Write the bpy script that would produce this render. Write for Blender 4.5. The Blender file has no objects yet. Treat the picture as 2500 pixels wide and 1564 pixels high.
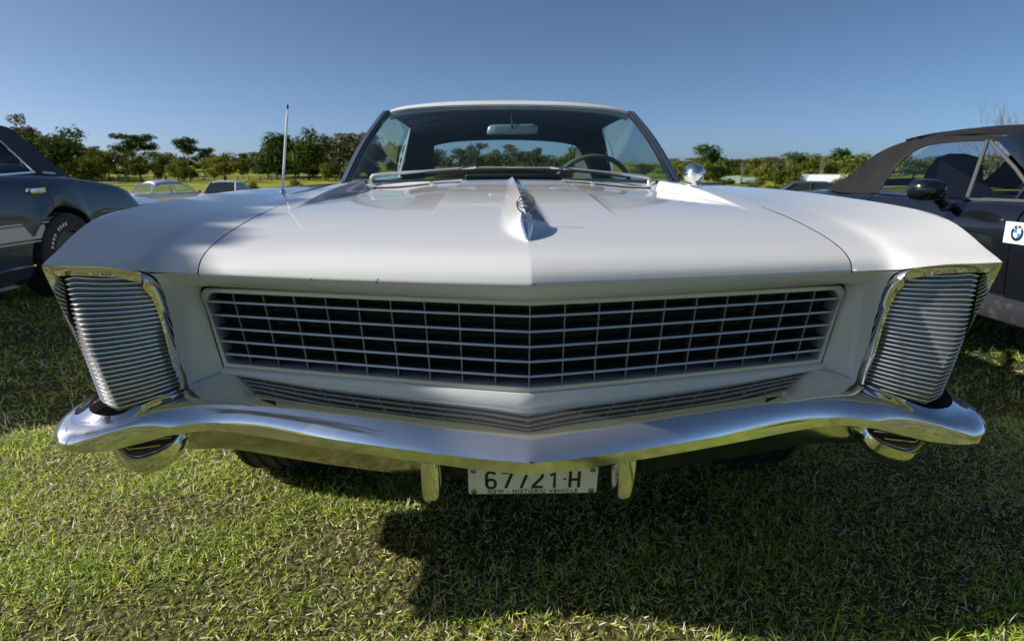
import bpy, bmesh, math, random
import numpy as np
from mathutils import Vector, Matrix, Euler

R = math.radians
rnd = random.Random(7)
scene = bpy.context.scene
COL = scene.collection

# ------------------------------------------------------------------ camera
CAM = (-0.062, -1.21, 0.966)
cam_d = bpy.data.cameras.new('camera')
cam = bpy.data.objects.new('camera', cam_d)
COL.objects.link(cam)
cam.location = CAM
cam.rotation_euler = (R(90 - 13.1), 0, R(-1.3))
cam_d.sensor_width = 36.0
cam_d.lens = 36.0 * 1560 / 2500
cam_d.clip_start = 0.02
cam_d.clip_end = 3000
cam_d.dof.use_dof = True
cam_d.dof.focus_distance = 1.30
cam_d.dof.aperture_fstop = 7.0
scene.camera = cam

# ------------------------------------------------------------------ light
SUN_EL = 30.0
world = bpy.data.worlds.new('World')
scene.world = world
world.use_nodes = True
wn, wl = world.node_tree.nodes, world.node_tree.links
wn.clear()
sky = wn.new('ShaderNodeTexSky')
sky.sky_type = 'NISHITA'
sky.sun_disc = False
sky.sun_elevation = R(SUN_EL)
sky.sun_rotation = R(270)
sky.altitude = 0
sky.air_density = 0.42
sky.dust_density = 0.9
sky.ozone_density = 4.0
bg = wn.new('ShaderNodeBackground')
bg.inputs['Strength'].default_value = 0.077
wo = wn.new('ShaderNodeOutputWorld')
hsv = wn.new('ShaderNodeHueSaturation'); hsv.inputs['Hue'].default_value = 0.493; hsv.inputs['Saturation'].default_value = 0.98
wl.new(sky.outputs[0], hsv.inputs['Color'])
wl.new(hsv.outputs[0], bg.inputs['Color'])
wl.new(bg.outputs[0], wo.inputs['Surface'])

sun_d = bpy.data.lights.new('sun', 'SUN')
sun_d.energy = 4.7
sun_d.angle = R(0.55)
sun_d.color = (1.0, 0.945, 0.87)
sun = bpy.data.objects.new('sun', sun_d)
COL.objects.link(sun)
sun_dir = Vector((-math.cos(R(SUN_EL)), 0.0, math.sin(R(SUN_EL))))
sun.rotation_euler = sun_dir.to_track_quat('Z', 'Y').to_euler()
sun.location = (-20, 0, 12)

scene.view_settings.view_transform = 'Standard'
scene.view_settings.look = 'None'
scene.view_settings.exposure = 0.64
scene.view_settings.gamma = 1.0
scene.view_settings.use_curve_mapping = False
scene.render.engine = 'CYCLES'
scene.cycles.max_bounces = 10
scene.cycles.transparent_max_bounces = 12
scene.cycles.use_denoising = True

# ------------------------------------------------------------------ materials
MATS = {}


def mat(name, col=(0.5, 0.5, 0.5), rough=0.5, metal=0.0, coat=0.0, coat_rough=0.03, spec=0.5,
        noise=None, bump=None, trans=0.0, sheen=0.0):
    """noise=(scale, second colour, low, high[, detail]); bump=(scale, strength, distance)."""
    m = bpy.data.materials.new(name)
    m.use_nodes = True
    n, l = m.node_tree.nodes, m.node_tree.links
    p = n['Principled BSDF']
    p.inputs['Base Color'].default_value = (*col, 1)
    p.inputs['Roughness'].default_value = rough
    p.inputs['Metallic'].default_value = metal
    p.inputs['Coat Weight'].default_value = coat
    p.inputs['Coat Roughness'].default_value = coat_rough
    p.inputs['Specular IOR Level'].default_value = spec
    p.inputs['Sheen Weight'].default_value = sheen
    tc = n.new('ShaderNodeTexCoord')
    if noise:
        t = n.new('ShaderNodeTexNoise')
        t.inputs['Scale'].default_value = noise[0]
        t.inputs['Detail'].default_value = noise[4] if len(noise) > 4 else 5
        l.new(tc.outputs['Object'], t.inputs['Vector'])
        r = n.new('ShaderNodeValToRGB')
        r.color_ramp.elements[0].position = noise[2]
        r.color_ramp.elements[1].position = noise[3]
        r.color_ramp.elements[0].color = (*col, 1)
        r.color_ramp.elements[1].color = (*noise[1], 1)
        l.new(t.outputs['Fac'], r.inputs['Fac'])
        l.new(r.outputs['Color'], p.inputs['Base Color'])
    if bump:
        t2 = n.new('ShaderNodeTexNoise')
        t2.inputs['Scale'].default_value = bump[0]
        t2.inputs['Detail'].default_value = 4
        l.new(tc.outputs['Object'], t2.inputs['Vector'])
        b = n.new('ShaderNodeBump')
        b.inputs['Strength'].default_value = bump[1]
        b.inputs['Distance'].default_value = bump[2]
        l.new(t2.outputs['Fac'], b.inputs['Height'])
        l.new(b.outputs['Normal'], p.inputs['Normal'])
    MATS[name] = m
    return m


def wear_spot(m, centre, radius, col, scale=60, rough=0.7):
    """chipped or rusted spot with an uneven outline round one place (object space)."""
    n, l = m.node_tree.nodes, m.node_tree.links
    p = n['Principled BSDF']
    tc = n.new('ShaderNodeTexCoord')
    d = n.new('ShaderNodeVectorMath'); d.operation = 'DISTANCE'
    d.inputs[1].default_value = centre
    l.new(tc.outputs['Object'], d.inputs[0])
    t = n.new('ShaderNodeTexNoise'); t.inputs['Scale'].default_value = scale; t.inputs['Detail'].default_value = 6
    l.new(tc.outputs['Object'], t.inputs['Vector'])
    mr = n.new('ShaderNodeMapRange')
    mr.inputs[1].default_value = 0; mr.inputs[2].default_value = radius
    mr.inputs[3].default_value = 0.62; mr.inputs[4].default_value = 0.15
    l.new(d.outputs['Value'], mr.inputs[0])
    lt = n.new('ShaderNodeMath'); lt.operation = 'LESS_THAN'
    l.new(t.outputs['Fac'], lt.inputs[0]); l.new(mr.outputs[0], lt.inputs[1])
    for sock, val in (('Base Color', (*col, 1)), ('Roughness', rough), ('Metallic', 0.0), ('Coat Weight', 0.0)):
        s = p.inputs[sock]
        is_c = sock == 'Base Color'
        mx = n.new('ShaderNodeMix'); mx.data_type = 'RGBA' if is_c else 'FLOAT'
        i = (6, 7, 2) if is_c else (2, 3, 0)
        l.new(lt.outputs[0], mx.inputs[0])
        if s.is_linked:
            l.new(s.links[0].from_socket, mx.inputs[i[0]])
        else:
            mx.inputs[i[0]].default_value = s.default_value
        mx.inputs[i[1]].default_value = val
        l.new(mx.outputs[i[2]], s)


def glass_mat(name, tint, refl=1.0, rough=0.0):
    m = bpy.data.materials.new(name)
    m.use_nodes = True
    n, l = m.node_tree.nodes, m.node_tree.links
    n.clear()
    o = n.new('ShaderNodeOutputMaterial')
    t = n.new('ShaderNodeBsdfTransparent'); t.inputs[0].default_value = (*tint, 1)
    g = n.new('ShaderNodeBsdfGlossy'); g.inputs['Roughness'].default_value = rough
    g.inputs[0].default_value = (refl, refl, refl, 1)
    f = n.new('ShaderNodeFresnel')
    ge = n.new('ShaderNodeNewGeometry')
    io = n.new('ShaderNodeMapRange')            # a thin pane: same reflectance from both sides
    io.inputs[3].default_value = 1.45; io.inputs[4].default_value = 1 / 1.45
    l.new(ge.outputs['Backfacing'], io.inputs[0]); l.new(io.outputs[0], f.inputs[0])
    x = n.new('ShaderNodeMixShader')
    l.new(f.outputs[0], x.inputs[0]); l.new(t.outputs[0], x.inputs[1]); l.new(g.outputs[0], x.inputs[2])
    l.new(x.outputs[0], o.inputs[0])
    MATS[name] = m
    return m


mat('white_paint', (0.66, 0.66, 0.655), 0.45, coat=1.0, coat_rough=0.03, spec=0.4,
    noise=(3.0, (0.63, 0.63, 0.625), 0.35, 0.7))
def paint_specks(m, col, scale, cut):
    n, l = m.node_tree.nodes, m.node_tree.links
    pb = n['Principled BSDF']
    tc = n.new('ShaderNodeTexCoord')
    v = n.new('ShaderNodeTexVoronoi'); v.inputs['Scale'].default_value = scale
    l.new(tc.outputs['Object'], v.inputs['Vector'])
    big = n.new('ShaderNodeTexNoise'); big.inputs['Scale'].default_value = 9.0
    l.new(tc.outputs['Object'], big.inputs['Vector'])
    th = n.new('ShaderNodeMath'); th.operation = 'MULTIPLY'; th.inputs[1].default_value = cut
    l.new(big.outputs['Fac'], th.inputs[0])
    lt = n.new('ShaderNodeMath'); lt.operation = 'LESS_THAN'
    l.new(v.outputs['Distance'], lt.inputs[0]); l.new(th.outputs[0], lt.inputs[1])
    mx = n.new('ShaderNodeMix'); mx.data_type = 'RGBA'
    l.new(lt.outputs[0], mx.inputs[0])
    l.new(pb.inputs['Base Color'].links[0].from_socket, mx.inputs[6]); mx.inputs[7].default_value = (*col, 1)
    l.new(mx.outputs[2], pb.inputs['Base Color'])
    dn = n.new('ShaderNodeTexNoise'); dn.inputs['Scale'].default_value = 14.0; dn.inputs['Detail'].default_value = 8
    l.new(tc.outputs['Object'], dn.inputs['Vector'])
    mr = n.new('ShaderNodeMapRange'); mr.inputs[1].default_value = .3; mr.inputs[2].default_value = .75; mr.inputs[3].default_value = .015; mr.inputs[4].default_value = .10
    l.new(dn.outputs['Fac'], mr.inputs[0]); l.new(mr.outputs[0], pb.inputs['Coat Roughness'])


paint_specks(MATS['white_paint'], (0.42, 0.40, 0.36), 55, 0.075)
for c_ in [(0.004, -0.062, 0.763), (-0.42, 0.005, 0.765), (-0.29, -0.015, 0.765), (0.05, -0.04, 0.735), (0.0, -0.035, 0.735)]:
    wear_spot(MATS['white_paint'], c_, 0.010 if c_[0] else 0.006, (0.06, 0.03, 0.025), 180)
mat('chrome', (0.88, 0.88, 0.89), 0.03, 0.975, bump=(260, 0.008, 0.001))
wear_spot(MATS['chrome'], (0.0, -0.071, 0.417), 0.016, (0.05, 0.03, 0.025), 150)
for s_ in (-1, 1):
    wear_spot(MATS['chrome'], (0.70 * s_, 0.055, 0.453), 0.018, (0.05, 0.035, 0.03), 120)
    wear_spot(MATS['chrome'], (0.84 * s_, 0.022, 0.430), 0.022, (0.05, 0.035, 0.03), 120)
mat('dusty_chrome', (0.88, 0.88, 0.89), 0.045, 0.88, noise=(120, (0.80, 0.80, 0.81), 0.5, 0.7), bump=(260, 0.008, 0.001))
wear_spot(MATS['dusty_chrome'], (0.0, -0.098, 0.433), 0.016, (0.05, 0.03, 0.025), 150)
mat('worn_chrome', (0.84, 0.84, 0.83), 0.11, 1.0, bump=(90, 0.02, 0.001))
mat('old_chrome', (0.62, 0.60, 0.55), 0.16, 1.0, noise=(9, (0.40, 0.37, 0.30), 0.45, 0.75), bump=(40, 0.08, 0.002))
mat('louver_metal', (0.27, 0.27, 0.275), 0.40, 0.6, noise=(40, (0.20, 0.20, 0.205), 0.4, 0.7))
mat('bead_metal', (0.86, 0.86, 0.87), 0.16, 0.9)
mat('satin_metal', (0.66, 0.67, 0.69), 0.34, 0.55)
mat('pillar_dark', (0.035, 0.043, 0.06), 0.3, 0.3, coat=0.6)  # dark reflection on the pillars put into their colour
mat('grille_dark', (0.07, 0.072, 0.075), 0.5, 0.1, noise=(30, (0.095, 0.095, 0.098), 0.4, 0.8))
mat('black', (0.012, 0.012, 0.013), 0.6)
mat('radiator', (0.016, 0.015, 0.014), 0.55, noise=(250, (0.03, 0.028, 0.026), 0.4, 0.6))
mat('rubber', (0.022, 0.022, 0.023), 0.75, noise=(25, (0.045, 0.043, 0.04), 0.45, 0.8), bump=(120, 0.2, 0.001))
mat('black_rubber', (0.015, 0.015, 0.016), 0.5)
mat('amber_lens', (0.06, 0.022, 0.010), 0.15, coat=1.0)
mat('vinyl_dark', (0.018, 0.030, 0.034), 0.5, noise=(60, (0.026, 0.040, 0.045), 0.4, 0.7), bump=(300, 0.2, 0.0005))
mat('headliner', (0.10, 0.12, 0.125), 0.85, bump=(200, 0.3, 0.001))
mat('steering_plastic', (0.12, 0.14, 0.10), 0.3, coat=0.4)
mat('mirror_metal', (0.75, 0.79, 0.82), 0.12, 1.0)
mat('plate_face', (0.86, 0.89, 0.83), 0.35, coat=0.3, noise=(18, (0.80, 0.83, 0.77), 0.4, 0.75))
mat('mirror_back', (0.36, 0.44, 0.48), 0.3, 0.3, coat=0.5)  # pale blue sky reflection put into the base colour
mat('plate_ink', (0.030, 0.012, 0.028), 0.4)
mat('bolt_metal', (0.35, 0.36, 0.33), 0.45, 1.0)
glass_mat('windshield_glass', (0.70, 0.84, 0.84))
glass_mat('side_glass', (0.80, 0.89, 0.90))
glass_mat('dark_glass', (0.30, 0.36, 0.42))
glass_mat('roadster_glass', (0.74, 0.79, 0.86))


# ------------------------------------------------------------------ mesh helpers
class MB:
    """collects geometry, then links it as one mesh object"""

    def __init__(s):
        s.v, s.f, s.m = [], [], []
        s.mats = []

    def mi(s, name):
        if name not in s.mats:
            s.mats.append(name)
        return s.mats.index(name)

    def grid(s, rows, m, closed=False, flip=False, cap=False):
        k = s.mi(m)
        b = len(s.v)
        nr, nc = len(rows), len(rows[0])
        for r in rows:
            s.v += [tuple(map(float, p)) for p in r]
        for i in range(nr - 1):
            for j in range(nc if closed else nc - 1):
                a, c = b + i * nc + j, b + i * nc + (j + 1) % nc
                q = (a, c, c + nc, a + nc)
                s.f.append(q[::-1] if flip else q)
                s.m.append(k)
        if cap:
            s.f.append(tuple(b + j for j in range(nc))[::-1]); s.m.append(k)
            s.f.append(tuple(b + (nr - 1) * nc + j for j in range(nc))); s.m.append(k)
        return s

    def box(s, lo, hi, m):
        k = s.mi(m)
        b = len(s.v)
        for z in (lo[2], hi[2]):
            for y in (lo[1], hi[1]):
                for x in (lo[0], hi[0]):
                    s.v.append((x, y, z))
        for q in ((0, 2, 3, 1), (4, 5, 7, 6), (0, 1, 5, 4), (2, 6, 7, 3), (0, 4, 6, 2), (1, 3, 7, 5)):
            s.f.append(tuple(b + i for i in q)); s.m.append(k)
        return s

    def hexa(s, p8, m):
        """box from 8 points ordered as box(): z low (y low x lo,hi; y high x lo,hi), z high"""
        k = s.mi(m)
        b = len(s.v)
        s.v += [tuple(map(float, p)) for p in p8]
        for q in ((0, 2, 3, 1), (4, 5, 7, 6), (0, 1, 5, 4), (2, 6, 7, 3), (0, 4, 6, 2), (1, 3, 7, 5)):
            s.f.append(tuple(b + i for i in q)); s.m.append(k)
        return s

    def tube(s, pts, r, m, n=8, closed=False):
        pts = [Vector(p) for p in pts]
        rad = r if isinstance(r, (list, tuple)) else [r] * len(pts)
        rows = []
        up = Vector((0.3, 0.2, 1)).normalized()
        for i, p in enumerate(pts):
            if closed:
                t = pts[(i + 1) % len(pts)] - pts[i - 1]
            else:
                t = pts[min(i + 1, len(pts) - 1)] - pts[max(i - 1, 0)]
            t.normalize()
            a = t.cross(up)
            if a.length < 1e-3:
                a = t.cross(Vector((1, 0, 0)))
            a.normalize()
            c = t.cross(a)
            rows.append([p + (a * math.cos(2 * math.pi * j / n) + c * math.sin(2 * math.pi * j / n)) * rad[i] for j in range(n)])
        if closed:
            rows.append(rows[0])
        return s.grid(rows, m, closed=True, cap=not closed)

    def lathe(s, prof, m, axis='x', centre=(0, 0, 0), n=32):
        """prof: (offset along axis, radius)"""
        rows = []
        for i in range(n + 1):
            a = 2 * math.pi * i / n
            row = []
            for o, r in prof:
                if axis == 'x':
                    row.append((centre[0] + o, centre[1] + r * math.cos(a), centre[2] + r * math.sin(a)))
                elif axis == 'y':
                    row.append((centre[0] + r * math.cos(a), centre[1] + o, centre[2] + r * math.sin(a)))
                else:
                    row.append((centre[0] + r * math.cos(a), centre[1] + r * math.sin(a), centre[2] + o))
            rows.append(row)
        return s.grid(rows, m)

    def poly(s, pts, m):
        k = s.mi(m)
        b = len(s.v)
        s.v += [tuple(map(float, p)) for p in pts]
        s.f.append(tuple(range(b, b + len(pts)))); s.m.append(k)
        return s

    def mirrored(s):
        o = MB()
        o.mats = list(s.mats)
        o.v = [(-x, y, z) for x, y, z in s.v]
        o.f = [f[::-1] for f in s.f]
        o.m = list(s.m)
        return o

    def add(s, o):
        b = len(s.v)
        s.v += o.v
        for f, k in zip(o.f, o.m):
            s.f.append(tuple(b + i for i in f)); s.m.append(s.mi(o.mats[k]))
        return s

    def build(s, name, parent=None, smooth=35, loc=None, bevel=None, subsurf=0, solid=None):
        me = bpy.data.meshes.new(name)
        me.from_pydata(s.v, [], s.f)
        for mname in s.mats:
            me.materials.append(MATS[mname])
        if len(s.mats) > 1:
            me.polygons.foreach_set('material_index', s.m)
        bm = bmesh.new(); bm.from_mesh(me)
        bmesh.ops.remove_doubles(bm, verts=bm.verts, dist=1e-5)
        bmesh.ops.recalc_face_normals(bm, faces=bm.faces)
        bm.to_mesh(me); bm.free()
        if smooth:
            me.shade_smooth()
            me.set_sharp_from_angle(angle=R(smooth))
        me.update()
        o = bpy.data.objects.new(name, me)
        COL.objects.link(o)
        if loc is not None:
            o.location = loc
        if parent is not None:
            o.parent = parent
        if solid:
            md = o.modifiers.new('solid', 'SOLIDIFY'); md.thickness = solid; md.offset = 0
        if bevel:
            md = o.modifiers.new('bevel', 'BEVEL'); md.width = bevel; md.segments = 2; md.limit_method = 'ANGLE'
            md.angle_limit = R(40)
        if subsurf:
            md = o.modifiers.new('sub', 'SUBSURF'); md.levels = subsurf; md.render_levels = subsurf
        return o


def thing(name, label, cat, loc=(0, 0, 0), rz=0.0, group=None):
    o = bpy.data.objects.new(name, None)
    COL.objects.link(o)
    o.location = loc
    o.rotation_euler = (0, 0, rz)
    o.empty_display_size = 0.1
    o['label'] = label
    o['category'] = cat
    if group:
        o['group'] = group
    return o


def tag(o, label=None, cat=None, group=None, kind=None):
    for k, v in (('label', label), ('category', cat), ('group', group), ('kind', kind)):
        if v:
            o[k] = v
    return o


def pair(mb, name, parent, **kw):
    """a part and its mirror image"""
    a = mb.build(name, parent, **kw)
    b = mb.mirrored().build(name, parent, **kw)
    return a, b


def interp(tab):
    """monotone (PCHIP) interpolation of a table ((x, y), ...)"""
    xs = np.array([t[0] for t in tab], float)
    ys = np.array([t[1] for t in tab], float)
    h = np.diff(xs); d = np.diff(ys) / h
    m = np.zeros(len(xs))
    for i in range(1, len(xs) - 1):
        if d[i - 1] * d[i] > 0:
            w1, w2 = 2 * h[i] + h[i - 1], h[i] + 2 * h[i - 1]
            m[i] = (w1 + w2) / (w1 / d[i - 1] + w2 / d[i])
    m[0], m[-1] = d[0], d[-1]

    def f(x):
        x = min(max(x, xs[0]), xs[-1])
        i = min(max(int(np.searchsorted(xs, x)) - 1, 0), len(h) - 1)
        t = (x - xs[i]) / h[i]
        return float((2 * t**3 - 3 * t**2 + 1) * ys[i] + (t**3 - 2 * t**2 + t) * h[i] * m[i]
                     + (-2 * t**3 + 3 * t**2) * ys[i + 1] + (t**3 - t**2) * h[i] * m[i + 1])
    return f


def spline(pts, n, closed=False):
    """Catmull-Rom through pts, n samples"""
    P = [np.array(p, float) for p in pts]
    if not closed:
        P = [2 * P[0] - P[1]] + P + [2 * P[-1] - P[-2]]
        segs = len(P) - 3
    else:
        P = [P[-1]] + P + [P[0], P[1]]
        segs = len(P) - 3
    out = []
    for k in range(n):
        t = k / (n if closed else n - 1) * segs
        i = min(int(t), segs - 1)
        t -= i
        a, b, c, d = P[i:i + 4]
        out.append(0.5 * (2 * b + (c - a) * t + (2 * a - 5 * b + 4 * c - d) * t * t + (3 * b - a - 3 * c + d) * t**3))
    return out


def smoothstep(a, b, x):
    t = min(max((x - a) / (b - a), 0), 1)
    return t * t * (3 - 2 * t)


def lerp(a, b, t):
    return a + (b - a) * t


def text_mesh(name, body, size, parent, material, loc, rot=(0, 0, 0), space=1.0, bold=0.0003, thick=0.0004):
    """lettering as a plain mesh"""
    fc = bpy.data.curves.new(name, 'FONT')
    fc.body = body; fc.size = size; fc.align_x = 'CENTER'; fc.align_y = 'BOTTOM_BASELINE'
    fc.extrude = thick; fc.offset = bold; fc.space_character = space; fc.resolution_u = 3
    tmp = bpy.data.objects.new(name + '_source', fc)
    COL.objects.link(tmp)
    bpy.context.view_layer.update()
    me = bpy.data.meshes.new_from_object(tmp.evaluated_get(bpy.context.evaluated_depsgraph_get()))
    bpy.data.objects.remove(tmp); bpy.data.curves.remove(fc)
    me.materials.clear(); me.materials.append(MATS[material])
    o = bpy.data.objects.new(name, me)
    COL.objects.link(o)
    o.parent = parent; o.location = loc; o.rotation_euler = rot
    return o

# ================================================================== THE SETTING
ground_h = interp([(0, 0), (6, 0), (12, -0.16), (40, -1.10), (70, -1.6), (110, -1.9), (150, -1.85), (200, -1.5), (250, 0.0), (320, 3.2),
                   (420, 6.4), (600, 7.5), (1500, 7.5)])
GH_X = np.linspace(0, 1500, 6001)
GH_Y = np.array([ground_h(x) for x in GH_X])


def gz(x, y):
    return float(np.interp(math.hypot(x, y + 1.2), GH_X, GH_Y))


def ground_material():
    m = bpy.data.materials.new('turf')
    m.use_nodes = True
    n, l = m.node_tree.nodes, m.node_tree.links
    p = n['Principled BSDF']
    p.inputs['Roughness'].default_value = 0.9
    p.inputs['Specular IOR Level'].default_value = 0.15
    g = n.new('ShaderNodeNewGeometry')

    def ns(scale, detail=6):
        t = n.new('ShaderNodeTexNoise'); t.inputs['Scale'].default_value = scale; t.inputs['Detail'].default_value = detail
        l.new(g.outputs['Position'], t.inputs['Vector'])
        return t.outputs['Fac']

    def ramp(fac, *stops):
        r = n.new('ShaderNodeValToRGB')
        e = r.color_ramp.elements
        while len(e) < len(stops):
            e.new(0.5)
        for k, (pos, c) in enumerate(stops):
            e[k].position = pos; e[k].color = (*c, 1)
        l.new(fac, r.inputs['Fac'])
        return r.outputs['Color']

    def mix(f, a, b, mode='MIX'):
        x = n.new('ShaderNodeMix'); x.data_type = 'RGBA'; x.blend_type = mode
        if isinstance(f, float):
            x.inputs[0].default_value = f
        else:
            l.new(f, x.inputs[0])
        l.new(a, x.inputs[6]); l.new(b, x.inputs[7])
        return x.outputs[2]
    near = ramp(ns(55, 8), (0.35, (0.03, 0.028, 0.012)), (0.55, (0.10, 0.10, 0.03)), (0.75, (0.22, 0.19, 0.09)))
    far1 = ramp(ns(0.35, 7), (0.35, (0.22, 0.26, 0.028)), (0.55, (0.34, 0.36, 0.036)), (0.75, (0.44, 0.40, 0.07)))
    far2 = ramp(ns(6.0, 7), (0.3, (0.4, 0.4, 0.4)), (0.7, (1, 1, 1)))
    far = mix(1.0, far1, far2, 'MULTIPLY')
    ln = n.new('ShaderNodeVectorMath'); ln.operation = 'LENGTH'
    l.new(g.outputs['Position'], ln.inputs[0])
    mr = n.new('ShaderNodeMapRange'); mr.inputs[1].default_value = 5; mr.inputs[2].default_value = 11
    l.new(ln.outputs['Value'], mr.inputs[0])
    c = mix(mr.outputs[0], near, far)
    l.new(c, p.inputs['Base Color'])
    b = n.new('ShaderNodeBump'); b.inputs['Strength'].default_value = 0.9; b.inputs['Distance'].default_value = 0.03
    l.new(ns(40, 8), b.inputs['Height']); l.new(b.outputs['Normal'], p.inputs['Normal'])
    MATS['turf'] = m


ground_material()
gm = MB()
radii = [0] + list(np.geomspace(0.6, 1480, 60))
rows = []
for r_ in radii:
    row = []
    for k in range(96):
        a = 2 * math.pi * k / 96
        x, y = r_ * math.sin(a), r_ * math.cos(a) - 1.2
        row.append((x, y, float(np.interp(r_, GH_X, GH_Y))))
    rows.append(row)
gm.grid(rows, 'turf', closed=True)
ground = gm.build('ground', smooth=60)
tag(ground, 'mown grass showground sloping away to far paddocks', 'ground', kind='structure')


def grass_material():
    m = bpy.data.materials.new('grass_blade')
    m.use_nodes = True
    n, l = m.node_tree.nodes, m.node_tree.links
    n.clear()
    o = n.new('ShaderNodeOutputMaterial')
    a = n.new('ShaderNodeAttribute'); a.attribute_name = 'tint'
    p = n.new('ShaderNodeBsdfPrincipled')
    p.inputs['Roughness'].default_value = 0.55
    p.inputs['Specular IOR Level'].default_value = 0.35
    l.new(a.outputs['Color'], p.inputs['Base Color'])
    t = n.new('ShaderNodeBsdfTranslucent')
    l.new(a.outputs['Color'], t.inputs[0])
    x = n.new('ShaderNodeMixShader'); x.inputs[0].default_value = 0.45
    l.new(p.outputs[0], x.inputs[1]); l.new(t.outputs[0], x.inputs[2]); l.new(x.outputs[0], o.inputs[0])
    MATS['grass_blade'] = m


grass_material()


def grass_patch(name, n, xr, yr, length, width, seg, seed, label, keep=None, flat=0.5):
    g = np.random.default_rng(seed)
    x = g.uniform(xr[0], xr[1], n); y = g.uniform(yr[0], yr[1], n)
    # clumping: reject by a smooth random field
    fld = np.zeros(n)
    for _ in range(14):
        kx, ky, ph = g.normal(0, 9), g.normal(0, 9), g.uniform(0, 6.28)
        fld += np.sin(kx * x + ky * y + ph)
    fld /= 3.7
    big = np.zeros(n)
    for _ in range(8):
        kx, ky, ph = g.normal(0, 2.6), g.normal(0, 2.6), g.uniform(0, 6.28)
        big += np.sin(kx * x + ky * y + ph)
    big /= 2.8
    ok = g.uniform(0, 1, n) < 0.66 + 0.34 * np.tanh(1.3 * fld)
    if keep is not None:
        ok &= keep(x, y)
    x, y, fld, big = x[ok], y[ok], fld[ok], big[ok]
    n = len(x)
    L = np.minimum(g.lognormal(0, 0.36, n) * length * (1 + 0.25 * np.tanh(fld)), 1.9 * length)
    W = width * g.uniform(0.55, 1.35, n)
    az = g.uniform(0, 2 * np.pi, n)
    elev = np.clip(g.normal(flat, 0.42, n), 0.04, 1.45)          # lean from flat (0) to upright
    bend = g.normal(0.25, 0.30, n)
    tw = g.uniform(-0.9, 0.9, n)
    D = np.hypot(x, y + 1.2)
    z0 = np.interp(D, GH_X, GH_Y)
    dirx, diry = np.cos(az), np.sin(az)
    base = np.stack([x, y, z0 + g.uniform(-0.002, 0.010, n)], 1)
    nv = 2 * seg + 1
    V = np.zeros((n, nv, 3))
    px = np.zeros(n); pz = np.zeros(n)
    e = elev.copy()
    pos = base.copy()
    for k in range(seg + 1):
        t = k / seg
        w = W * (1 - 0.75 * t)
        s = np.stack([-diry * np.cos(tw), dirx * np.cos(tw), np.sin(tw)], 1)
        if k < seg:
            V[:, 2 * k] = pos - s * w[:, None] / 2
            V[:, 2 * k + 1] = pos + s * w[:, None] / 2
        else:
            V[:, 2 * seg] = pos
        stp = (L / seg)[:, None] * np.stack([dirx * np.cos(e), diry * np.cos(e), np.sin(e)], 1)
        pos = pos + stp
        pos[:, 2] = np.maximum(pos[:, 2], z0 + 0.003)
        e = e - bend / seg
    faces = []
    for k in range(seg - 1):
        faces.append((2 * k, 2 * k + 1, 2 * k + 3)); faces.append((2 * k, 2 * k + 3, 2 * k + 2))
    faces.append((2 * seg - 2, 2 * seg - 1, 2 * seg))
    F = (np.arange(n)[:, None, None] * nv + np.array(faces)[None]).reshape(-1, 3)
    me = bpy.data.meshes.new(name)
    me.vertices.add(n * nv); me.vertices.foreach_set('co', V.reshape(-1).astype(np.float32))
    nf = len(F)
    me.loops.add(nf * 3); me.loops.foreach_set('vertex_index', F.reshape(-1).astype(np.int32))
    me.polygons.add(nf)
    me.polygons.foreach_set('loop_start', np.arange(0, nf * 3, 3, dtype=np.int32))
    me.update(calc_edges=True)
    # colours: green, yellow-green, straw
    pal = np.array([(0.250, 0.410, 0.045), (0.430, 0.560, 0.055), (0.620, 0.670, 0.080), (0.740, 0.680, 0.150), (0.86, 0.78, 0.56),
                    (0.64, 0.53, 0.36), (0.115, 0.250, 0.040), (0.90, 0.85, 0.68)])
    dry = np.clip(0.52 - 0.42 * np.tanh(0.7 * fld + 0.8 * big + g.normal(0, 0.5, n)), 0, 1)
    pg = np.array([0.24, 0.27, 0.18, 0.06, 0.02, 0.02, 0.20, 0.01]); pd = np.array([0.05, 0.08, 0.17, 0.15, 0.24, 0.18, 0.04, 0.09])
    u = g.uniform(0, 1, n)
    P = pg[None] * (1 - dry[:, None]) + pd[None] * dry[:, None]
    idx = (np.cumsum(P / P.sum(1, keepdims=True), 1) < u[:, None]).sum(1).clip(0, 7)
    c = pal[idx] * g.uniform(0.75, 1.2, (n, 1))
    col = np.ones((n, nv, 4)); col[:, :, :3] = c[:, None, :]
    at = me.color_attributes.new('tint', 'FLOAT_COLOR', 'POINT')
    at.data.foreach_set('color', col.reshape(-1).astype(np.float32))
    me.materials.append(MATS['grass_blade'])
    me.polygons.foreach_set('use_smooth', np.ones(nf, dtype=bool))
    o = bpy.data.objects.new(name, me); COL.objects.link(o)
    tag(o, label, 'grass', kind='stuff')
    return o


def near_view(x, y):
    """keep what the view cone (with a margin for a step aside) can see"""
    return np.abs(x) < 1.05 * (y + 1.75)


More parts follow.
